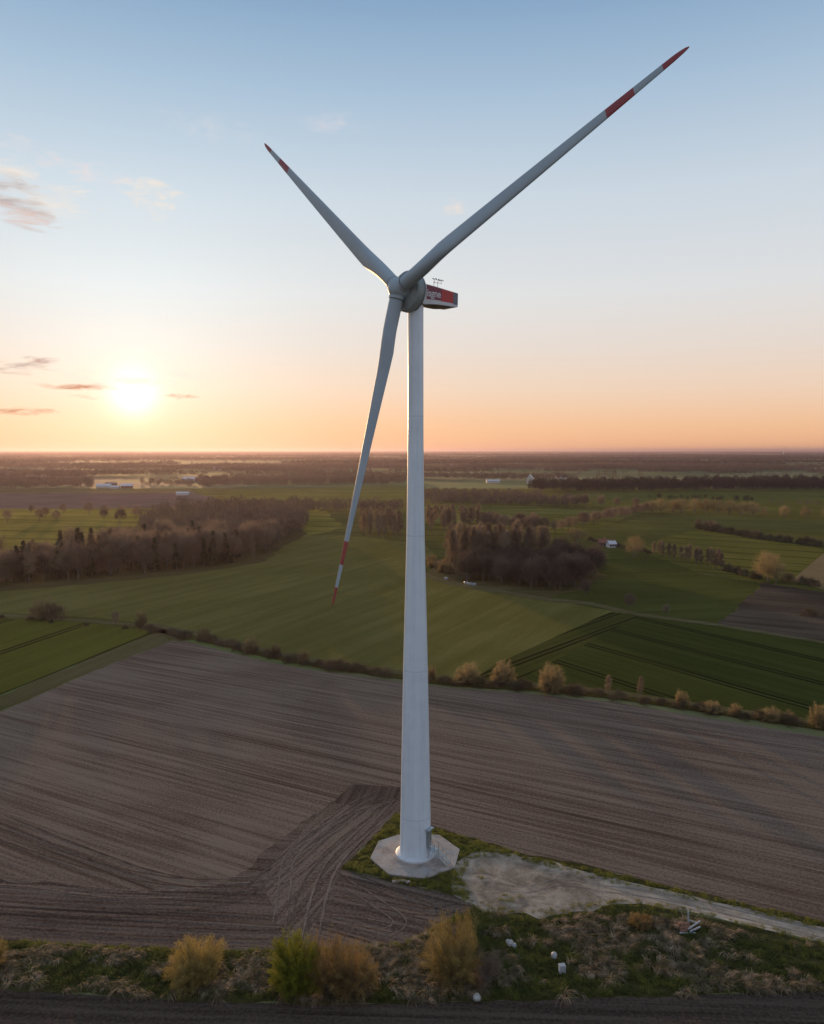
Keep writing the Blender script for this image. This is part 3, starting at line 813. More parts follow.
# ------------------------------------------------------------------ trees
def twigs(rng, P, D, L, Wd, curve=.15):
    """thin tapering triangles: P roots, D directions, L lengths, Wd widths"""
    n = len(P)
    rnd = rng.normal(size=(n, 3)); side = np.cross(D, rnd); side /= np.linalg.norm(side, axis=1)[:, None] + 1e-9
    V = np.empty((n, 3, 3))
    V[:, 0] = P - side * Wd[:, None] / 2; V[:, 1] = P + side * Wd[:, None] / 2
    V[:, 2] = P + D * L[:, None]
    return V.reshape(-1, 3)
def make_tree(seed, H, base, rad, shape='broad', limbs=14, clumps=60, per=24, tl=1.6, tw=.08, upb=.5, trunk_r=.28, tubes=5, sprd=.20):
    """trunk MB (trunk and limbs) and crown triangles; the crown is many clumps of fine twigs at the limb ends"""
    rng = np.random.default_rng(seed)
    tb = MB()
    lean = rng.normal(size=2) * .03 * H
    def axis(z_): q = z_ / H; return np.array([lean[0] * q * q, lean[1] * q * q, z_])
    tz = H * (.82 if shape != 'bush' else .25)
    if shape != 'bush':
        zs = np.linspace(-.3, tz, 6)
        tb.tube([axis(max(0, q)) + np.array([0, 0, min(q, 0)]) for q in zs], [trunk_r * (1.25 if i == 0 else 1) * (1 - .85 * i / 5) for i in range(6)], tubes + 1)
    cen = []
    for i in range(clumps):
        a = rng.uniform(0, 2 * math.pi)
        if shape == 'poplar':
            q = rng.uniform(0, 1) ** .8; z_ = base + (H - base) * q
            r = rad * (math.sin(math.pi * min(1, .18 + q * .82)) ** .7) * rng.uniform(.15, 1) ** .5
        elif shape == 'spruce':
            q = rng.uniform(0, 1) ** 1.3; z_ = base + (H - base) * q
            r = rad * (1 - q) ** .9 * rng.uniform(.35, 1) ** .5
        elif shape == 'bush':
            ct = rng.uniform(-.05, 1); r0 = rng.uniform(.45, 1) ** .5
            ct = max(0, ct) ** .8; r = rad * max(0, 1 - ct ** 2.6) ** .5 * r0; z_ = H * (.10 + .84 * ct * r0 ** .5)
        else:
            ct = rng.uniform(-.75, 1); r0 = rng.uniform(.3, 1) ** .45
            r = rad * math.sqrt(max(0, 1 - ct * ct)) * r0; zc = (base + H) / 2 * 1.03; z_ = zc + (H - zc) * ct * r0
        f = 1 + .22 * math.sin(3 * a + seed) + .15 * math.sin(5 * a + 2 * seed + z_)
        p = axis(min(z_, H)) + np.array([r * f * math.cos(a), r * f * math.sin(a), 0]); cen.append(p)
    cen = np.array(cen)
    idx = rng.permutation(clumps)[:limbs]
    for i in idx:
        p = cen[i]; hr = math.hypot(p[0], p[1])
        z0 = max(.08 * H if shape != 'bush' else 0, min(tz * .95, p[2] - hr * rng.uniform(.7, 1.5)))
        s0 = axis(z0) if shape != 'bush' else np.array([rng.normal() * .2 * rad * .4, rng.normal() * .2 * rad * .4, 0])
        m = s0 * .5 + p * .5 + np.array([0, 0, -.06 * H if shape != 'bush' else .1 * H]) * .5 + rng.normal(size=3) * .04 * H * .5
        r0 = trunk_r * .42 * (1 - z0 / H * .6)
        tb.tube([s0, m, p], [r0, r0 * .6, r0 * .2], tubes, caps=False)
    P = np.repeat(cen, per, 0)
    sp_ = rad * (sprd if shape != 'spruce' else .12)
    P = P + rng.normal(size=P.shape) * sp_ * np.array([1, 1, .9])
    P[:, 2] = np.maximum(P[:, 2], .03 * H)
    cc = np.array([0, 0, (base + H) * .42 if shape != 'bush' else 0.0])
    D = P - cc
    if shape == 'poplar': D = D * np.array([1, 1, .3])
    D /= np.linalg.norm(D, axis=1)[:, None] + 1e-9
    D = D * .9 + rng.normal(size=D.shape) * .45 + np.array([0, 0, upb])
    if shape == 'spruce': D = D * np.array([1, 1, .35]) - np.array([0, 0, .15])
    D /= np.linalg.norm(D, axis=1)[:, None] + 1e-9
    L = tl * rng.uniform(.5, 1.3, len(P)); Wd = tw * rng.uniform(.6, 1.4, len(P))
    V = twigs(rng, P - D * L[:, None] * .45, D, L, Wd)
    return tb, V
def make_willow(seed, H, rad, stems=150, per=80, tl=.7, tw=.03, sr=.035, lobes=3, wild=.16):
    """many stems fanned out of a stool, each feathered with fine twigs; the envelope is lobed and uneven"""
    rng = np.random.default_rng(seed); tb = MB(); Ps, Ds, Ls = [], [], []
    ph = rng.uniform(0, 6.28, 4); tips = rng.normal(size=(lobes, 2)) * rad * .28
    for i in range(stems):
        a = rng.uniform(0, 2 * math.pi); el = math.asin(rng.uniform(.0, 1))
        k = 1 + .13 * math.sin(3 * a + ph[0]) + .10 * math.sin(5 * a + ph[1] + 3 * el) + rng.normal() * wild * .6
        lb = tips[rng.integers(0, lobes)]
        ce = math.cos(el) ** .62
        e = np.array([math.cos(a) * ce * rad * k + lb[0] * math.sin(el), math.sin(a) * ce * rad * k + lb[1] * math.sin(el), .10 * H + .86 * H * math.sin(el) * (k * .5 + .5)])
        s0 = np.array([lb[0] * .5 + rng.normal() * .12 * rad, lb[1] * .5 + rng.normal() * .12 * rad, 0])
        m = (s0 + e) / 2 + np.array([0, 0, .13 * H * (1 - math.sin(el))]) + rng.normal(size=3) * .04 * rad
        ts = np.linspace(0, 1, 6)
        C = [(1 - t) ** 2 * s0 + 2 * t * (1 - t) * m + t * t * e for t in ts]
        tb.tube(C, [sr * (1 - .85 * t) for t in ts], 4, caps=False)
        t = rng.uniform(.28, 1, per) ** .7
        P = ((1 - t) ** 2)[:, None] * s0 + (2 * t * (1 - t))[:, None] * m + (t * t)[:, None] * e
        T = (2 * (1 - t))[:, None] * (m - s0) + (2 * t)[:, None] * (e - m); T /= np.linalg.norm(T, axis=1)[:, None]
        D = T * .8 + rng.normal(size=P.shape) * .6 + np.array([0, 0, .3]); D /= np.linalg.norm(D, axis=1)[:, None]
        Ps.append(P + rng.normal(size=P.shape) * .05 * rad); Ds.append(D); Ls.append(tl * rng.uniform(.4, 1.3, per) * (1.1 - .4 * t))
    P, D, L = np.concatenate(Ps), np.concatenate(Ds), np.concatenate(Ls)
    return tb, twigs(rng, P, D, L, tw * rng.uniform(.6, 1.4, len(P)))
protos = {}
def proto(key, seed, bark, crown, **kw):
    tb, V = make_tree(seed, **kw)
    me = bpy.data.meshes.new('trunk'); me.from_pydata(tb.v, [], tb.f); me.materials.append(bark)
    cm = tri_mesh('crown', V, np.arange(len(V)).reshape(-1, 3), crown)
    protos.setdefault(key, []).append((me, cm, kw['H']))
for s in range(5):
    proto('broad', 10 + s, M['bark'], M['twig'], H=17, base=3.5, rad=5.2, limbs=18, clumps=95, per=32, tl=2.0, tw=.12, upb=.35)
for s in range(4):
    proto('poplar', 30 + s, M['bark'], M['twig_tan'], shape='poplar', H=19, base=4.5, rad=2.7, limbs=14, clumps=75, per=26, tl=2.4, tw=.10, upb=1.0, trunk_r=.24)
for s in range(3):
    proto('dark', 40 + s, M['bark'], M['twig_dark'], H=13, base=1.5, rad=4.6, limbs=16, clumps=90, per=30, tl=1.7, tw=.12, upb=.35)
for s in range(3):
    proto('golden', 50 + s, M['bark'], M['twig_red'], H=12, base=1.5, rad=4.6, limbs=18, clumps=80, per=34, tl=1.6, tw=.08, upb=.6)
for s in range(3):
    proto('spruce', 60 + s, M['bark'], M['needle'], shape='spruce', H=19, base=1.2, rad=3.2, limbs=30, clumps=120, per=26, tl=1.2, tw=.24, upb=0)
for s in range(4):
    proto('bush', 70 + s, M['bark'], M['scrub'], shape='bush', H=3.0, base=0, rad=2.2, limbs=14, clumps=50, per=40, tl=.9, tw=.05, upb=.6, trunk_r=.07)
for s in range(4):
    tb_, V_ = make_willow(80 + s, 6.0, 2.8, 120, 60, .9, .06, .05, 2 + s % 3, .14)
    me_ = bpy.data.meshes.new('trunk'); me_.from_pydata(tb_.v, [], tb_.f); me_.materials.append(M['bark'])
    if s == 0:
        for q_ in range(2):
            ta_, va_ = make_willow(180 + q_, 6.0, 2.9, 130, 60, .9, .06, .05, 2 + q_, .12)
            ma_ = bpy.data.meshes.new('trunk'); ma_.from_pydata(ta_.v, [], ta_.f); ma_.materials.append(M['bark'])
            protos.setdefault('ybush', []).append((ma_, tri_mesh('crown', va_, np.arange(len(va_)).reshape(-1, 3), M['willow_far']), 6.0))
    protos.setdefault('gbush', []).append((me_, tri_mesh('crown', V_, np.arange(len(V_)).reshape(-1, 3), M['twig_red']), 6.0))
rr = random.Random(3)
def plant(kind, P, h, label, cat, group=None, name='bare_tree', wide=1.0):
    tm_, cm_, H0 = rr.choice(protos[kind])
    e = empty(name, (P.x, P.y, 0), label, cat, group, rr.uniform(0, 6.28))
    k = h / H0
    e.scale = (k * wide, k * wide, k)
    link('trunk', tm_, e); link('crown', cm_, e)
    return e
def inside(poly, x, y):
    c = False; j = len(poly) - 1
    for i in range(len(poly)):
        xi, yi = poly[i].x, poly[i].y; xj, yj = poly[j].x, poly[j].y
        if (yi > y) != (yj > y) and x < (xj - xi) * (y - yi) / (yj - yi) + xi: c = not c
        j = i
    return c
def scatter(polypx, step, seed):
    P = [G(*p) for p in polypx]; r = random.Random(seed)
    x0, x1 = min(p.x for p in P), max(p.x for p in P); y0, y1 = min(p.y for p in P), max(p.y for p in P)
    out = []
    y = y0
    while y < y1:
        x = x0
        while x < x1:
            px, py = x + r.uniform(-.45, .45) * step, y + r.uniform(-.45, .45) * step
            if inside(P, px, py): out.append(Vector((px, py, 0)))
            x += step
        y += step
    out.sort(key=lambda p: p.y)
    return out

far_pts = []            # (x, y, height, dark) of woodland too deep to be told apart
# the wood on the left
pts = scatter([(-70, 597), (0, 588), (100, 579), (200, 569), (262, 559), (272, 551), (300, 537), (305, 526), (280, 522), (240, 527), (190, 534), (130, 552), (60, 566), (0, 572), (-70, 578)], 7.6, 1)
nind = 0
for i, p in enumerate(pts):
    q = rr.random()
    if nind < 190:
        nind += 1
        if q < .13 or (q < .3 and -200 < p.x < -165):
            plant('spruce', p, rr.uniform(13, 19), 'dark green conifer among the bare trees of the left-hand wood', 'conifer', 'conifers in the left-hand wood', 'spruce_tree')
        elif q < .62:
            plant('broad', p, rr.uniform(12, 19), 'bare brown deciduous tree in the wood on the left', 'tree', 'bare trees in the left-hand wood')
        elif q < .76:
            plant('poplar', p, rr.uniform(13, 18), 'slender bare tree in the wood on the left', 'tree', 'slender trees in the left-hand wood', 'poplar_tree')
        else:
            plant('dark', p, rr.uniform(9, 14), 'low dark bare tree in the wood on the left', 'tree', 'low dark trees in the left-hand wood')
    else:
        far_pts.append((p.x, p.y, rr.uniform(13, 19), 0))
print('left wood', len(pts))
# copse right of the tower
for p in scatter([(447, 571), (545, 571), (553, 561), (450, 559)], 6.9, 2):
    plant('poplar', p, rr.uniform(17, 21), 'tall slender bare tree at the back of the round copse right of the tower', 'tree', 'tall trees of the round copse', 'poplar_tree')
cc_ = scatter([(452, 580), (480, 584), (548, 592), (575, 588), (600, 577), (593, 565), (540, 566), (470, 570)], 6.6, 3)
print('copse', len(cc_))
for p in cc_:
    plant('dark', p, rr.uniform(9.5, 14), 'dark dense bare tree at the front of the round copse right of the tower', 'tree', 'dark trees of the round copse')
for p in scatter([(428, 571), (450, 577), (454, 568), (432, 562)], 7, 4):
    plant('gbush', p, rr.uniform(4, 7), 'rusty brown bush at the left end of the round copse', 'bush', 'rusty bushes beside the round copse', 'brown_bush')
# trees left of the tower in the sunlit gap, and just right of it
for p in scatter([(362, 537), (403, 541), (404, 530), (362, 529)], 8.5, 5):
    plant('poplar', p, rr.uniform(14, 17), 'slender bare tree of the clump just left of the tower', 'tree', 'clump of trees left of the tower', 'poplar_tree')
for p in scatter([(428, 532), (480, 529), (480, 522), (428, 521)], 9.5, 6):
    plant('poplar', p, rr.uniform(13, 16), 'slender bare tree of the thin stand behind the round copse', 'tree', 'thin stand behind the round copse', 'poplar_tree')
for p in scatter([(482, 532), (545, 537), (545, 529), (482, 525)], 12, 16):
    plant('broad', p, rr.uniform(10, 14), 'bare tree of the loose row behind the round copse', 'tree', 'loose row behind the round copse')

def row(line, step, kind, h0, h1, label, cat, group, name='bare_tree', jit=1.0, wide=1.0):
    L = [G(*p) for p in line]; k = 0; carry = 0
    for a, b_ in zip(L, L[1:]):
        n = (b_ - a).length; t = carry
        while t < n:
            p = a + (b_ - a) * (t / n); p = p + Vector((rr.uniform(-jit, jit), rr.uniform(-jit, jit), 0))
            plant(kind, p, rr.uniform(h0, h1), label, cat, group, name, wide); t += step * rr.uniform(.75, 1.3); k += 1
        carry = t - n
    return k
row([(652, 514), (700, 513.5), (760, 517)], 11, 'golden', 11, 14, 'rounded pale brown tree of the hedgerow across the upper right fields', 'tree', 'hedgerow across the upper right fields', 'hedgerow_tree', wide=1.25)
row([(765, 517), (830, 520), (900, 522)], 17, 'golden', 8, 12, 'rounded pale brown tree at the right end of the upper hedgerow', 'tree', 'right end of the upper hedgerow', 'hedgerow_tree')
row([(556, 533), (590, 526), (625, 519), (650, 513)], 11, 'broad', 9, 12, 'bare tree of the diagonal row leading up to the right hedgerow', 'tree', 'diagonal row of trees')
row([(572, 507), (640, 509)], 14, 'broad', 11, 14, 'bare tree at the left end of the upper hedgerow', 'tree', 'left end of the upper hedgerow')
row([(700, 529), (760, 539), (840, 549)], 6.5, 'bush', 3.5, 5.5, 'dark scrubby bush in the long hedge above the olive field', 'bush', 'long hedge above the olive field', 'hedge_bush', wide=1.1)
row([(698, 528), (722, 532)], 7, 'broad', 6, 8, 'small bare tree at the left end of the long hedge', 'tree', 'small trees at the end of the long hedge')
row([(655, 557), (690, 563), (724, 571)], 3.6, 'poplar', 8, 10, 'slender bare tree in the short dense row below the olive field', 'tree', 'short dense row below the olive field', 'poplar_tree', wide=1.2)
row([(726, 571), (762, 580)], 5, 'bush', 2.5, 3.5, 'low brown bush beside the big golden tree', 'bush', 'low bushes beside the golden tree', 'hedge_bush')
row([(790, 582), (824, 588)], 6, 'bush', 3, 5, 'brown bush along the edge of the stubble field', 'bush', 'bushes by the stubble field', 'hedge_bush')
row([(590, 541), (650, 554)], 6, 'bush', 1.8, 3, 'low bush along the lane past the white cottage', 'bush', 'bushes along the cottage lane', 'hedge_bush')
row([(810, 615), (850, 622)], 5, 'bush', 2, 3, 'low dark bush on the brown fallow field', 'bush', 'bushes on the fallow field', 'hedge_bush', wide=1.4)

def one(kind, px, py, hpx, label, cat, name='willow_tree', wide=1.0):
    P = G(px, py); return plant(kind, P, hpx * mpp(P), label, cat, None, name, wide)
one('golden', 634, 558, 22, 'golden brown round tree alone beside the lane, left of the short dense row', 'tree')
one('golden', 768, 582, 30, 'large golden tree with open crown at the corner of the olive field', 'tree', wide=1.1)
one('golden', 776, 583, 22, 'smaller orange tree leaning against the large golden tree', 'tree')
one('golden', 576, 544, 16, 'golden bushy tree beside the white cottage', 'tree', wide=1.5)
one('broad', 629, 610, 17, 'small bare tree on the pale lane below the copse', 'tree', 'bare_tree')
one('broad', 666, 616, 12, 'tiny bare tree on the lane, right of the small bare tree', 'tree', 'bare_tree')
one('broad', 585, 597, 18, 'dark bare bushy tree in front of the copse corner', 'tree', 'bare_tree')
# along the ditch, left to right
for a in [('ybush', 42, 619, 20, 'broad pale yellow bush on the far left field boundary', 1.25), ('bush', 55, 620, 14, 'small bush against the right side of the broad pale yellow bush', 1.0),
          ('broad', 116, 626, 14, 'thin grey bush left of the orange ditch bush', .8), ('gbush', 141, 628, 17, 'orange upright bush where the two tracks meet', .7),
          ('gbush', 205, 641, 14, 'narrow reddish bush beside the ditch bend', .8), ('ybush', 250, 652, 15, 'round golden willow bush on the ditch, upper left', 1.1),
          ('gbush', 276, 656, 13, 'small rusty bush right of the round golden willow bush', .8), ('gbush', 303, 663, 13, 'brown low bush between rusty bush and the hanging blade', .9),
          ('bush', 340, 669, 9, 'flat dark bush on the ditch below the hanging blade', 1.6), ('gbush', 432, 679, 13, 'thin orange bush showing at the right edge of the tower', .6),
          ('ybush', 465, 684, 20, 'first pale brown willow right of the tower on the ditch', 1.25), ('ybush', 501, 684, 22, 'second pale brown willow right of the tower, twiggy and round', 1.05),
          ('ybush', 551, 692, 29, 'upright oval golden willow on the ditch, tallest right of the tower', .85), ('poplar', 608, 694, 18, 'thin reddish sapling right of the upright oval willow', 1.2),
          ('poplar', 640, 698, 20, 'thin orange sapling, second right of the upright oval willow', 1.1), ('ybush', 683, 706, 15, 'small orange bush left of the long low bushes', .9),
          ('gbush', 712, 713, 12, 'long low brown bush, left one on the ditch', 1.7), ('gbush', 735, 716, 12, 'low brown bush with a thin shoot beside the long one', 1.1),
          ('ybush', 768, 720, 13, 'long low tawny bush near the right end of the ditch', 1.7), ('gbush', 788, 723, 12, 'rounded tawny bush ending the long low tawny one', 1.3),
          ('ybush', 821, 728, 24, 'tall orange bush at the right edge of the picture on the ditch', .8)]:
    one(a[0], a[1], a[2], a[3] * 1.05, a[4], 'bush', 'willow_bush', a[5])
# scrub hiding the ditch bottom
row([(x, y + 2) for x, y in ditch[4:16]], 4.6, 'bush', 1.3, 2.3, 'low dark scrub bush in the ditch along the ploughed field', 'bush', 'scrub along the ditch', 'scrub_bush', 1.2, 1.5)
row([(0, 618), (150, 630)], 12, 'bush', .8, 1.4, 'low scrub along the left field boundary', 'bush', 'scrub on the left boundary', 'scrub_bush', 1.2, 1.3)
# field trees on the sunlit meadow on the left
for p in scatter([(0, 524), (140, 522), (150, 512), (0, 513)], 34, 21):
    plant('broad', p, rr.uniform(7, 12), 'small bare tree standing on the golden meadow behind the left wood', 'tree', 'scattered trees on the golden meadow')
one('dark', 104, 519, 10, 'round dark tree on the golden meadow, left of its taller neighbour', 'tree', 'round_tree'); one('dark', 120, 523, 14, 'taller round dark tree on the golden meadow', 'tree', 'round_tree')

# foreground willows, built finely
def big(px, py, wpx, hpx, mat_, label, seed, stems=150, per=80, tw=.028, tl=.7, lobes=3, wild=.16):
    P = G(px, py); k = mpp(P)
    tb, V = make_willow(seed, hpx * k, wpx * k / 2 * .9, stems, per, tl, tw, .035, lobes, wild)
    e = empty('willow_tree', (P.x, P.y, 0), label, 'tree', None, 0)
    me = bpy.data.meshes.new('trunk'); me.from_pydata(tb.v, [], tb.f); me.materials.append(M['bark']); link('trunk', me, e)
    link('crown', tri_mesh('crown', V, np.arange(len(V)).reshape(-1, 3), mat_), e)
big(190, 981, 58, 43, M['willow'], 'round dome-shaped yellow willow bush on the near verge, leftmost in full view', 201, 300, 95, tl=.55, lobes=1, wild=.05)
big(295, 991, 52, 56, M['leaf_g'], 'bright green leafy willow on the near verge, left of the orange one', 202, 240, 120, .045, .5, 2, .10)
big(328, 990, 44, 63, M['willow_o'], 'tall brownish willow between the bright green and the orange willow', 203, 120, 80, .028, .65, 3, .18)
big(355, 990, 54, 51, M['willow_o'], 'orange bushy willow at the right of the near trio', 204, 190, 90, .03, .6, 3, .15)
big(452, 981, 62, 66, M['willow'], 'tall golden twiggy willow alone below the concrete pad', 205, 220, 90, .030, .65, 4, .20)
big(490, 983, 34, 32, M['twig'], 'dull brown bush against the right side of the tall golden willow', 207, 60, 50, .026, .7, 3, .3)
big(-10, 972, 30, 34, M['willow'], 'golden willow cut off by the left edge of the picture', 206, 90, 60)
big(640, 926, 24, 13, M['willow_o'], 'low orange-tinted bush in the grass beside the dirt road', 208, 110, 60, .03, .35)
print('objects so far', len(bpy.data.objects))

# ------------------------------------------------------------------ rough grass (stuff)
def mask_pts(polypx, dens, rng):
    P = [G(*p) for p in polypx]
    x = np.array([p.x for p in P]); y = np.array([p.y for p in P])
    x0, x1, y0, y1 = x.min(), x.max(), y.min(), y.max()
    n = int((x1 - x0) * (y1 - y0) * dens)
    X = rng.uniform(x0, x1, n); Y = rng.uniform(y0, y1, n)
    ins = np.zeros(n, bool); j = len(P) - 1
    for i in range(len(P)):
        c = ((y[i] > Y) != (y[j] > Y)) & (X < (x[j] - x[i]) * (Y - y[i]) / (y[j] - y[i] + 1e-12) + x[i])
        ins ^= c; j = i
    return X[ins], Y[ins]
def vnoise(X, Y, sx, sy, seed):
    rng = np.random.default_rng(seed); T = rng.random((256, 256))
    u, v = X / sx, Y / sy; i, j = np.floor(u).astype(int), np.floor(v).astype(int); fu, fv = u - i, v - j
    fu = fu * fu * (3 - 2 * fu); fv = fv * fv * (3 - 2 * fv)
    g = lambda a, b_: T[a % 256, b_ % 256]
    return (g(i, j) * (1 - fu) + g(i + 1, j) * fu) * (1 - fv) + (g(i, j + 1) * (1 - fu) + g(i + 1, j + 1) * fu) * fv
def tufts(X, Y, rng, blades, length, width, wind, spread, height, locks=4):
    """arching blades, three quads long, thrown out of each tuft and pressed over by the wind"""
    n = len(X); N = n * blades
    cx, cy = np.repeat(X, blades), np.repeat(Y, blades)
    sc = np.repeat(rng.uniform(.55, 1.4, n), blades)
    wa = np.repeat(rng.normal(wind, .8, n), blades)
    a = np.repeat(rng.uniform(0, 2 * math.pi, n), blades) + rng.integers(0, locks, N) * (2 * math.pi / locks) * .8 + rng.normal(size=N) * .16
    dx, dy = np.cos(a) * spread + np.cos(wa), np.sin(a) * spread + np.sin(wa)
    nn = np.hypot(dx, dy) + 1e-6; dx /= nn; dy /= nn
    L = length * sc * rng.uniform(.5, 1.2, N); Hh = height * sc * rng.uniform(.5, 1.1, N)
    rx, ry = cx + rng.normal(size=N) * .18 * sc, cy + rng.normal(size=N) * .18 * sc
    wd = width * rng.uniform(.6, 1.4, N)
    K = 3
    V = np.empty((N, (K + 1) * 2, 3))
    for k in range(K + 1):
        t = k / K
        px = rx + dx * L * t; py = ry + dy * L * t; pz = Hh * (4 * t * (1 - t) * .75 + t * .25) + .03
        ww = wd * (1 - .8 * t) / 2
        V[:, 2 * k, 0] = px - dy * ww; V[:, 2 * k, 1] = py + dx * ww; V[:, 2 * k, 2] = pz
        V[:, 2 * k + 1, 0] = px + dy * ww; V[:, 2 * k + 1, 1] = py - dx * ww; V[:, 2 * k + 1, 2] = pz + ww * .4
    b0 = (np.arange(N) * (K + 1) * 2)[:, None]
    Fq = np.concatenate([b0 + np.array([[2 * k, 2 * k + 1, 2 * k + 3, 2 * k + 2]]) for k in range(K)], 0)
    return V.reshape(-1, 3), Fq
rng = np.random.default_rng(5)
verge_px = [(-120, 940), (0, 944), (165, 953), (275, 954), (400, 947), (440, 925), (480, 912), (540, 922), (600, 914), (640, 909), (824, 951), (960, 985), (824, 990), (420, 1002), (320, 1003), (153, 997), (0, 987), (-120, 985)]
X, Y = mask_pts(verge_px, 2.4, rng)
nz = vnoise(X, Y, 3.5, 2.2, 4) * .6 + vnoise(X, Y, 12, 6, 9) * .4
k = nz > np.where(X < -5, .40, .47)
for q_ in ((686, 931, 1.9), (640, 928, 2.0), (554, 960, 1.3), (562, 973, 1.3), (511, 947, 1.3), (477, 1000, 1.2)):
    g_ = G(q_[0], q_[1]); k &= np.hypot(X - g_.x, Y - g_.y + .5) > q_[2]
V, Fq = tufts(X[k], Y[k], rng, 30, 1.15, .06, -.4, .75, .46, 3)
o = link('dry_tussocks', tri_mesh('dry_tussocks', V, Fq, M['straw'])); tag(o, 'wind-flattened straw-coloured tussocks along the near verge', 'dry grass', kind='stuff')
X, Y = mask_pts(verge_px, 3.2, rng)
nz = vnoise(X, Y, 3.5, 2.2, 4) * .6 + vnoise(X, Y, 12, 6, 9) * .4
k = nz < .66
V, Fq = tufts(X[k], Y[k], rng, 22, .5, .045, 1.0, 2.0, .38)
o = link('verge_grass', tri_mesh('verge_grass', V, Fq, M['green_g'])); tag(o, 'tangled green grass filling the near verge', 'grass', kind='stuff')
VV, FF, o_ = [], [], 0
X, Y = mask_pts([(450, 864), (470, 850), (495, 846), (530, 858), (608, 874), (824, 926), (960, 960), (960, 980), (824, 946), (700, 917), (640, 908), (600, 912), (545, 922), (500, 920), (470, 910), (448, 885)], 2.2, rng)
P_ = [G(*p) for p in [(470, 859), (497, 856), (545, 866), (600, 881), (640, 888), (824, 930), (960, 963), (960, 975), (824, 940), (700, 911), (640, 900), (600, 900), (545, 911), (500, 908), (472, 900), (462, 880)]]
q = np.array([(not inside(P_, x, y)) or (vnoise(np.array([x]), np.array([y]), 2.5, 2.5, 77)[0] > .90) for x, y in zip(X, Y)])
V, Fq = tufts(X[q], Y[q], rng, 18, .30, .04, 1.0, 2.5, .22); VV.append(V); FF.append(Fq); o_ = len(V)
for poly, dn, ln in (([(343, 869), (382, 831), (397, 814), (436, 829), (520, 854), (498, 853), (470, 853), (455, 863), (458, 875), (470, 900), (455, 896)], 3.0, .42),
                 ([(500, 850), (530, 862), (583, 868), (626, 877), (824, 923), (960, 957), (960, 960), (824, 927), (640, 884), (600, 876), (555, 864)], 3.0, .40),
                 ([(-120, 936), (0, 941), (165, 950), (275, 951), (405, 944), (460, 915), (465, 920), (410, 950), (275, 956), (165, 955), (0, 946), (-120, 940)], 3.0, .5)):
    X, Y = mask_pts(poly, dn, rng)
    q = (np.hypot(X - TX, Y - TD) > 6.3)
    X, Y = X[q], Y[q]
    V, Fq = tufts(X, Y, rng, 24, ln, .04, 1.0, 2.5, ln * .75); VV.append(V); FF.append(Fq + o_); o_ += len(V)
M['green_y'] = foliage('yellow_green_grass', [(.055, .060, .012), (.13, .13, .02), (.24, .22, .04)], .35, .3)
o = link('turf_tufts', tri_mesh('turf_tufts', np.concatenate(VV), np.concatenate(FF), M['green_y'])); tag(o, 'yellow-green grass tufts round the concrete pad and along the road edge', 'grass', kind='stuff')

# ------------------------------------------------------------------ far woodland (stuff)
def far_template(n, wd, seed, shape='round'):
    rng = np.random.default_rng(seed)
    a = rng.uniform(0, 2 * math.pi, n); ct = rng.uniform(-.8, 1, n); r0 = rng.uniform(.35, 1, n) ** .5
    r = .30 * np.sqrt(1 - ct * ct) * r0
    P = np.stack([r * np.cos(a), r * np.sin(a), .55 + .43 * ct * r0], 1)
    D = P - np.array([0, 0, .35]); D /= np.linalg.norm(D, axis=1)[:, None]; D += rng.normal(size=D.shape) * .4 + np.array([0, 0, .5]); D /= np.linalg.norm(D, axis=1)[:, None]
    V = twigs(rng, P - D * .06, D, rng.uniform(.10, .2, n), wd * rng.uniform(.7, 1.3, n))
    return V
def far_build(name, pts, tmps, m, label):
    pts = np.array(pts); out = []
    rng = np.random.default_rng(1)
    idx = rng.integers(0, len(tmps), len(pts)); rz = rng.uniform(0, 6.28, len(pts))
    for ti, T in enumerate(tmps):
        p = pts[idx == ti]; r_ = rz[idx == ti]
        if len(p) == 0: continue
        c, s = np.cos(r_)[:, None], np.sin(r_)[:, None]
        wide = rng.uniform(.9, 1.4, len(p))[:, None] * p[:, 3:4]
        X = (T[None, :, 0] * c - T[None, :, 1] * s) * p[:, 2:3] * wide + p[:, 0:1]
        Y = (T[None, :, 0] * s + T[None, :, 1] * c) * p[:, 2:3] * wide + p[:, 1:2]
        Z = T[None, :, 2] * p[:, 2:3] + np.zeros_like(X)
        out.append(np.stack([X, Y, Z], -1).reshape(-1, 3))
    V = np.concatenate(out)
    o = link(name, tri_mesh(name, V, np.arange(len(V)).reshape(-1, 3), m))
    return tag(o, label, 'woodland', kind='stuff')
mid_t = [far_template(260, .022, s) for s in range(5)]
far_t = [far_template(60, .055, 20 + s) for s in range(5)]
vfar_t = [far_template(22, .13, 40 + s) for s in range(5)]
r2 = random.Random(11)
mid = [(x, y, h, 1.0) for x, y, h, _ in far_pts]; dark_mid = []
def fill(poly, step, h0, h1, dst, seed):
    for p in scatter(poly, step, seed): dst.append((p.x, p.y, r2.uniform(h0, h1), 1.0))
fill([(130, 545), (300, 523), (312, 512), (200, 514), (140, 520)], 17, 14, 19, mid, 31)
fill([(190, 517), (405, 514), (405, 508), (300, 508), (200, 510)], 12, 9, 13, mid, 32)
fill([(425, 507), (575, 509), (590, 505), (500, 500), (425, 500)], 12, 10, 14, mid, 33)
fill([(425, 499), (500, 499), (545, 501), (540, 497), (425, 494)], 15, 9, 12, mid, 34)
fill([(530, 492), (600, 493.5), (700, 491.5), (900, 491.5), (900, 485.5), (760, 484.5), (640, 486.5), (530, 487.5)], 12, 9, 20, dark_mid, 35)
fill([(640, 500), (760, 503), (755, 500.5), (660, 498.5)], 14, 5, 8, dark_mid, 36)
fill([(770, 505), (830, 507), (830, 505), (770, 503.5)], 14, 5, 7, mid, 37)
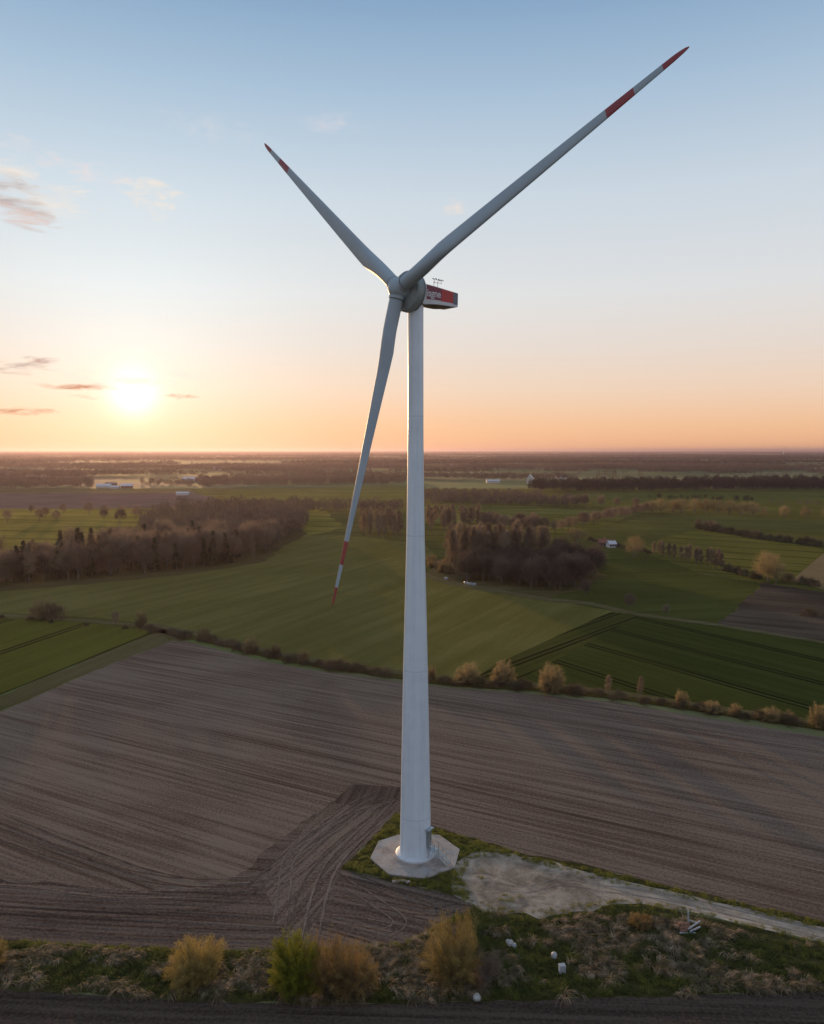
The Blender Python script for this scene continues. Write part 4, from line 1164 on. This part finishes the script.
fill([(-100, 492), (92, 489.5), (92, 484), (-100, 484)], 14, 13, 17, mid, 38)
fill([(200, 488), (405, 486), (405, 480), (200, 481)], 16, 12, 16, mid, 39)
fill([(140, 488), (210, 489), (240, 484), (140, 483)], 20, 9, 13, mid, 40)
far_build('woodland', mid, mid_t, M['far_wood'], 'brown leafless woods and thickets deep in the middle distance')
far_build('dark_woodland', dark_mid, mid_t, M['far_dark'], 'dark wood belt crossing the right side of the middle distance')
# beyond about 1.3 km: belts and patches to the horizon
def belts(y0, y1, step, thr, h0, h1, seed, sx, sy, wide=1.0):
    rg = np.random.default_rng(seed)
    ys = np.arange(y0, y1, step); P = []
    for y in ys:
        hw = .62 * y + 60
        x = np.arange(-hw, hw, step) + rg.uniform(-.45, .45, int(math.ceil(2 * hw / step)))[:len(np.arange(-hw, hw, step))] * step
        P.append(np.stack([x, y + rg.uniform(-.45, .45, len(x)) * step], 1))
    P = np.concatenate(P); X, Y = P[:, 0], P[:, 1]
    n = vnoise(X + Y * .3, Y, sx, sy, seed) * .62 + vnoise(X - Y * .2, Y, sx / 3, sy / 2.2, seed + 1) * .38
    # hedgerows following field edges
    hg = np.abs(vnoise(X + Y * .4, Y, sx * .9, sy * .8, seed + 5) - .5) < .012
    k = (n > thr) | (hg & (rg.random(len(X)) < .8))
    X, Y = X[k], Y[k]
    return np.stack([X, Y, rg.uniform(h0, h1, len(X)), np.full(len(X), wide)], 1)
p1 = belts(1480, 3000, 13, .575, 11, 17, 3, 380, 170)
p2 = belts(3000, 6500, 22, .545, 13, 19, 8, 700, 330, 1.5)
p3 = belts(6500, 14000, 46, .52, 14, 22, 13, 1300, 700, 2.8)
p4 = belts(14000, 34000, 110, .50, 16, 30, 17, 2600, 1800, 6.0)
print('far', len(mid), len(dark_mid), len(p1), len(p2), len(p3), len(p4))
far_build('far_woodland', p1, far_t, M['far_wood'], 'woods and hedgerows beyond the farm fields')
far_build('distant_woodland', np.concatenate([p2, p3, p4]), vfar_t, M['far_dark'], 'dark wood belts merging towards the horizon')

# ------------------------------------------------------------------ buildings
def house(px, py, w_, d_, eave, ridge, rz, wall, roof, label, cat='house', name='farm_house', group=None, windows=0, chimney=False):
    P = G(px, py); e = empty(name, (P.x, P.y, .1), label, cat, group, rz)
    m = MB(); x, y = w_ / 2, d_ / 2
    V = [(-x, -y, 0), (x, -y, 0), (x, y, 0), (-x, y, 0), (-x, -y, eave), (x, -y, eave), (x, y, eave), (-x, y, eave), (-x, 0, ridge), (x, 0, ridge)]
    m.add(V, [(0, 1, 5, 4), (2, 3, 7, 6), (1, 2, 6, 9, 5), (3, 0, 4, 8, 7)]); m.build('wall', wall, e)
    r_ = MB(); o_ = .5; sl_ = (ridge - eave) / y
    for sgn in (-1, 1):
        V = []
        for dz in (.03, .25):
            V += [(-x - o_, sgn * (y + o_), eave - o_ * sl_ + dz), (x + o_, sgn * (y + o_), eave - o_ * sl_ + dz), (x + o_, 0, ridge + dz), (-x - o_, 0, ridge + dz)]
        r_.add(V, [(0, 1, 2, 3), (7, 6, 5, 4), (0, 4, 5, 1), (1, 5, 6, 2), (2, 6, 7, 3), (3, 7, 4, 0)])
    rf = r_.build('roof', roof, e)
    if chimney:
        c = MB(); c.box((x * .4, 0, ridge + .5), (.8, .8, 1.6)); c.build('chimney', M['wall_b'], rf)
    for k in range(windows):
        xx = -x + (k + .5) * w_ / windows
        c = MB(); c.box((xx, -y - .03, eave * .55), (1.1, .10, 1.3)); f = c.build('window', M['white_p'], e)
        c = MB(); c.box((xx, -y - .09, eave * .55), (.9, .06, 1.1)); c.build('pane', M['glass'], f)
    c = MB(); c.box((x + .03, 0, 1.4), (.1, min(3.5, d_ * .4), 2.8)); c.build('door', M['roof_g'], e)
    return e
bw, bl = M['wall_w'], M['wall_b']
for a in [(104, 488, 20, 13, 3.2, 6.5, .2, bw, M['roof_w'], 'white-roofed barn at the left end of the farm on the brown field', 'barn', 'barn'),
          (115.5, 488.7, 12, 9, 2.6, 4.6, -.1, bw, M['roof_w'], 'low pale-roofed barn in the middle of the farm on the brown field', 'barn', 'barn'),
          (127, 487.8, 17, 12, 3.2, 6.4, .3, bl, M['roof_w'], 'brick-walled barn with white roof at the right end of the farm', 'barn', 'barn'),
          (111, 486, 18, 10, 4, 6, 1.2, bl, M['roof_g'], 'grey-roofed barn set behind the farm on the brown field', 'barn', 'barn'),
          (183, 495.3, 16, 8, 3, 4.5, 0, bw, M['roof_w'], 'white barn alone at the right corner of the brown field', 'barn', 'barn'),
          (189, 481, 22, 12, 4, 8, .1, bw, M['roof_w'], 'white shed of the hamlet right of the farm', 'shed', 'shed'),
          (200, 482, 14, 10, 4, 8, .7, bl, M['roof_r'], 'red-roofed house left in the hamlet right of the farm', 'house'),
          (207, 481.5, 16, 9, 4, 8, 0, bl, M['roof_r'], 'red-roofed house in the middle of the hamlet right of the farm', 'house'),
          (214, 480.5, 12, 9, 4, 8, .4, bw, M['roof_r'], 'white-walled house with red roof right in the hamlet', 'house'),
          (4, 475, 36, 16, 5, 8, 0, bw, M['roof_w'], 'long pale shed at the left edge near the horizon', 'shed', 'shed'),
          (8, 486, 8, 7, 4, 6, 0, bw, M['roof_w'], 'small white hut in front of the left wood belt', 'hut', 'hut'),
          (24, 467, 40, 18, 5, 9, 0, bw, M['roof_w'], 'distant white shed above the left wood belt', 'shed', 'shed'),
          (113, 468, 30, 16, 5, 9, .2, bw, M['roof_g'], 'distant grey-roofed shed above the farm', 'shed', 'shed'),
          (218, 470, 26, 16, 6, 10, .2, bw, M['roof_w'], 'distant white house above the hamlet', 'house'),
          (331, 481, 16, 10, 4, 8, .2, bw, M['roof_r'], 'small white house left of the lowest blade', 'house'),
          (382, 464, 36, 16, 5, 9, 0, bw, M['roof_w'], 'distant white shed between hanging blade and tower', 'shed', 'shed'),
          (454, 467, 26, 16, 6, 10, .2, bw, M['roof_w'], 'distant pale house right of the tower, highest up', 'house'),
          (493, 483, 24, 10, 4, 6, .1, bw, M['roof_w'], 'low pale barn left of the white gabled house', 'barn', 'barn'),
          (530, 483.5, 12, 11, 9, 16, 1.3, bw, M['roof_w'], 'tall white gabled house alone before the wood belt', 'house'),
          (559, 479, 12, 10, 6, 11, .3, bw, M['roof_r'], 'first pale house right of the white gabled house', 'house'),
          (564, 479.5, 12, 10, 6, 11, .9, bw, M['roof_r'], 'second pale house right of the white gabled house', 'house'),
          (611, 547.5, 4.6, 4, 2.4, 3.9, .3, bw, M['roof_w'], 'small white cottage at the bend of the lane', 'cottage', 'cottage'),
          (603, 546, 6, 4.5, 2.4, 4, .1, bl, M['roof_r'], 'brick cottage with red roof behind the white cottage', 'cottage', 'cottage'),
          (512, 566.5, 6, 5, 3, 5, .1, bw, M['roof_w'], 'white hut half hidden in the round copse', 'hut', 'hut')]:
    lab, rest = a[9], a[10:]
    nm = rest[1] if len(rest) > 1 else 'farm_house'
    house(*a[:9], lab, rest[0], nm, windows=3 if a[1] > 540 else 0, chimney='cottage' in lab)
# pale beehive-like containers under the copse
for px, py, s_, lab in ((446, 579.5, 1.2, 'white container at the left under the round copse'), (466, 584, 1.2, 'second white container under the round copse'), (470, 585, 1.2, 'third white container under the round copse, small'),
                        (474, 585.5, 1.2, 'rightmost white container under the round copse')):
    P = G(px, py); e = empty('container', (P.x, P.y, .1), lab, 'container', 'white containers under the round copse', rr.uniform(-.3, .3))
    c = MB(); c.box((0, 0, s_ * .35), (s_ * 1.3, s_, s_ * .7)); c.build('body', M['white_p'], e)
    c = MB(); c.box((0, 0, s_ * .73), (s_ * 1.4, s_ * 1.1, .12), taper=.9); c.build('lid', M['white_p'], e)

# tiny wind turbine and mast on the horizon
def far_turbine(px, py, H, L, label):
    P = G(px, py); e = empty('wind_turbine', (P.x, P.y, 0), label, 'wind turbine')
    c = MB(); c.lathe([(3.0, 0), (1.6, H)], 12); c.build('tower', M['tower'], e, True)
    c = MB(); c.box((0, 0, H + 1.5), (4, 10, 4)); c.build('nacelle', M['nac_white'], e)
    for k in range(3):
        a = R(35 + 120 * k); d_ = Vector((math.cos(a), 0, math.sin(a)))
        c = MB(); c.tube([Vector((0, -6, H + 1.5)), Vector((0, -6, H + 1.5)) + d_ * L * .25, Vector((0, -6, H + 1.5)) + d_ * L], [1.2, 1.8, .2], 6); c.build('blade', M['blade'], e)
far_turbine(783.5, 454.6, 95, 50, 'tiny distant wind turbine on the horizon at the right')

# ------------------------------------------------------------------ things lying on the near verge
def rock(mb, c, r, seed, sq=.7, mi=0):
    rg = random.Random(seed); V = []; Fc = []; nu, nv = 7, 5
    for j in range(nv + 1):
        for i in range(nu):
            th = math.pi * j / nv; ph = 2 * math.pi * i / nu
            k = r * rg.uniform(.75, 1.15)
            V.append((c[0] + k * math.sin(th) * math.cos(ph), c[1] + k * math.sin(th) * math.sin(ph), c[2] + k * sq * math.cos(th)))
    for j in range(nv):
        for i in range(nu): Fc.append((j * nu + i, (j + 1) * nu + i, (j + 1) * nu + (i + 1) % nu, j * nu + (i + 1) % nu))
    mb.add(V, Fc, mi)
P = G(554, 960); e = empty('water_tank', (P.x, P.y, 0), 'white domed tank with dark foot, left of the pale blue cabinet', 'tank'); e.scale = (.72, .72, .75)
c = MB(); c.lathe([(.42, 0), (.44, .5), (.42, .55)], 24); c.build('foot', M['joint'], e, True, 35)
c = MB(); c.lathe([(.46, .52), (.48, .85), (.44, 1.02), (.30, 1.16), (.05, 1.22)], 24); c.build('dome', M['white_p'], e, True, 50)
P = G(562, 973); e = empty('utility_cabinet', (P.x, P.y, 0), 'pale blue utility cabinet with white top on the near verge', 'cabinet', rz=R(8)); e.scale = (.75, .75, .85)
c = MB(); c.box((0, 0, .52), (.92, .7, 1.04)); c.build('body', M['blue_p'], e)
c = MB(); c.box((0, 0, 1.10), (1.02, .82, .12), taper=.92); c.build('lid', M['white_p'], e)
c = MB(); c.box((0, -.365, .55), (.78, .03, .84)); dd = c.build('door', M['white_p'], e)
c = MB(); c.box((.3, -.40, .58), (.05, .04, .2)); c.build('handle', M['joint'], dd)
P = G(511, 947); e = empty('boulder', (P.x, P.y, 0), 'pale double boulder in the grass, upper left of the white domed tank', 'boulder')
c = MB(); rock(c, (-.15, .1, .45), .48, 3, .9); c.build('block', M['stone'], e, True, 30)
c = MB(); rock(c, (.35, -.1, .25), .36, 4, .8); c.build('block', M['white_p'], e, True, 30)
P = G(477, 1000); e = empty('boulder', (P.x, P.y, 0), 'rounded grey-white boulder at the lower verge edge below the tall golden willow', 'boulder')
c = MB(); rock(c, (0, 0, .3), .55, 8, .7); c.build('block', M['stone'], e, True, 40)
P = G(686, 929); e = empty('rubble_heap', (P.x, P.y, 0), 'heap of orange bricks and pale pipes beside the dirt road', 'rubble'); e.scale = (1.25, 1.25, 1.25)
c = MB()
for i in range(46):
    a, r_ = rr.uniform(0, 6.28), rr.uniform(0, 1) ** .6
    c.box((-.35 + r_ * .9 * math.cos(a), r_ * .7 * math.sin(a), .1 + (1 - r_) * .75 * rr.uniform(.5, 1)), (rr.uniform(.2, .4), rr.uniform(.15, .25), rr.uniform(.1, .2)), rr.uniform(0, 3))
c.build('bricks', M['brickpile'], e)
for i, (x0, y0, x1, y1, z0, z1) in enumerate(((.1, -.8, 1.3, -.2, .25, .35), (.0, -.5, 1.4, .1, .3, .75), (-.9, -.8, .6, -.9, .1, .15), (.3, .2, .2, .1, .2, 1.7), (.3, 0, 1.2, .5, .9, .3))):
    c = MB(); c.tube([(x0, y0, z0), (x1, y1, z1)], [.09, .09], 8); c.build('pipe', M['white_p'], e, True)
P = G(396, 882); e = empty('concrete_slab', (P.x, P.y, 0), 'broken pale slab lying flat in the grass just below the pad', 'slab')
c = MB()
for (x, y, a, b2, rz) in ((0, 0, 1.0, .5, .1), (.9, .15, .9, .45, -.3), (1.6, -.15, .6, .5, .5)):
    c.box((x, y, .12), (a, b2, .16), rz, taper=.93)
c.build('slab', M['concrete'], e)
P = G(640, 990)

# ------------------------------------------------------------------ the air
hm = bpy.data.materials.new('haze'); hm.use_nodes = True
for n_ in list(hm.node_tree.nodes): hm.node_tree.nodes.remove(n_)
hv = hm.node_tree.nodes.new('ShaderNodeVolumePrincipled'); ho = hm.node_tree.nodes.new('ShaderNodeOutputMaterial')
hv.inputs['Color'].default_value = (.43, .35, .43, 1)
hv.inputs['Density'].default_value = 5.5e-5
hv.inputs['Anisotropy'].default_value = .60
hm.node_tree.links.new(hv.outputs[0], ho.inputs['Volume'])
hz_b = MB(); hz_b.box((0, 30200, 59.5), (122000, 61400, 123))
hb_ = hz_b.build('haze', hm); tag(hb_, 'thin evening haze over the countryside', 'haze', kind='stuff')

# ------------------------------------------------------------------ picture
S.render.engine = 'CYCLES'
S.view_settings.view_transform = 'Standard'
S.view_settings.look = 'None'
S.view_settings.exposure = 0.0
S.view_settings.gamma = 1.0
S.render.resolution_x = W; S.render.resolution_y = HH
S.cycles.volume_bounces = 0
S.cycles.max_bounces = 6
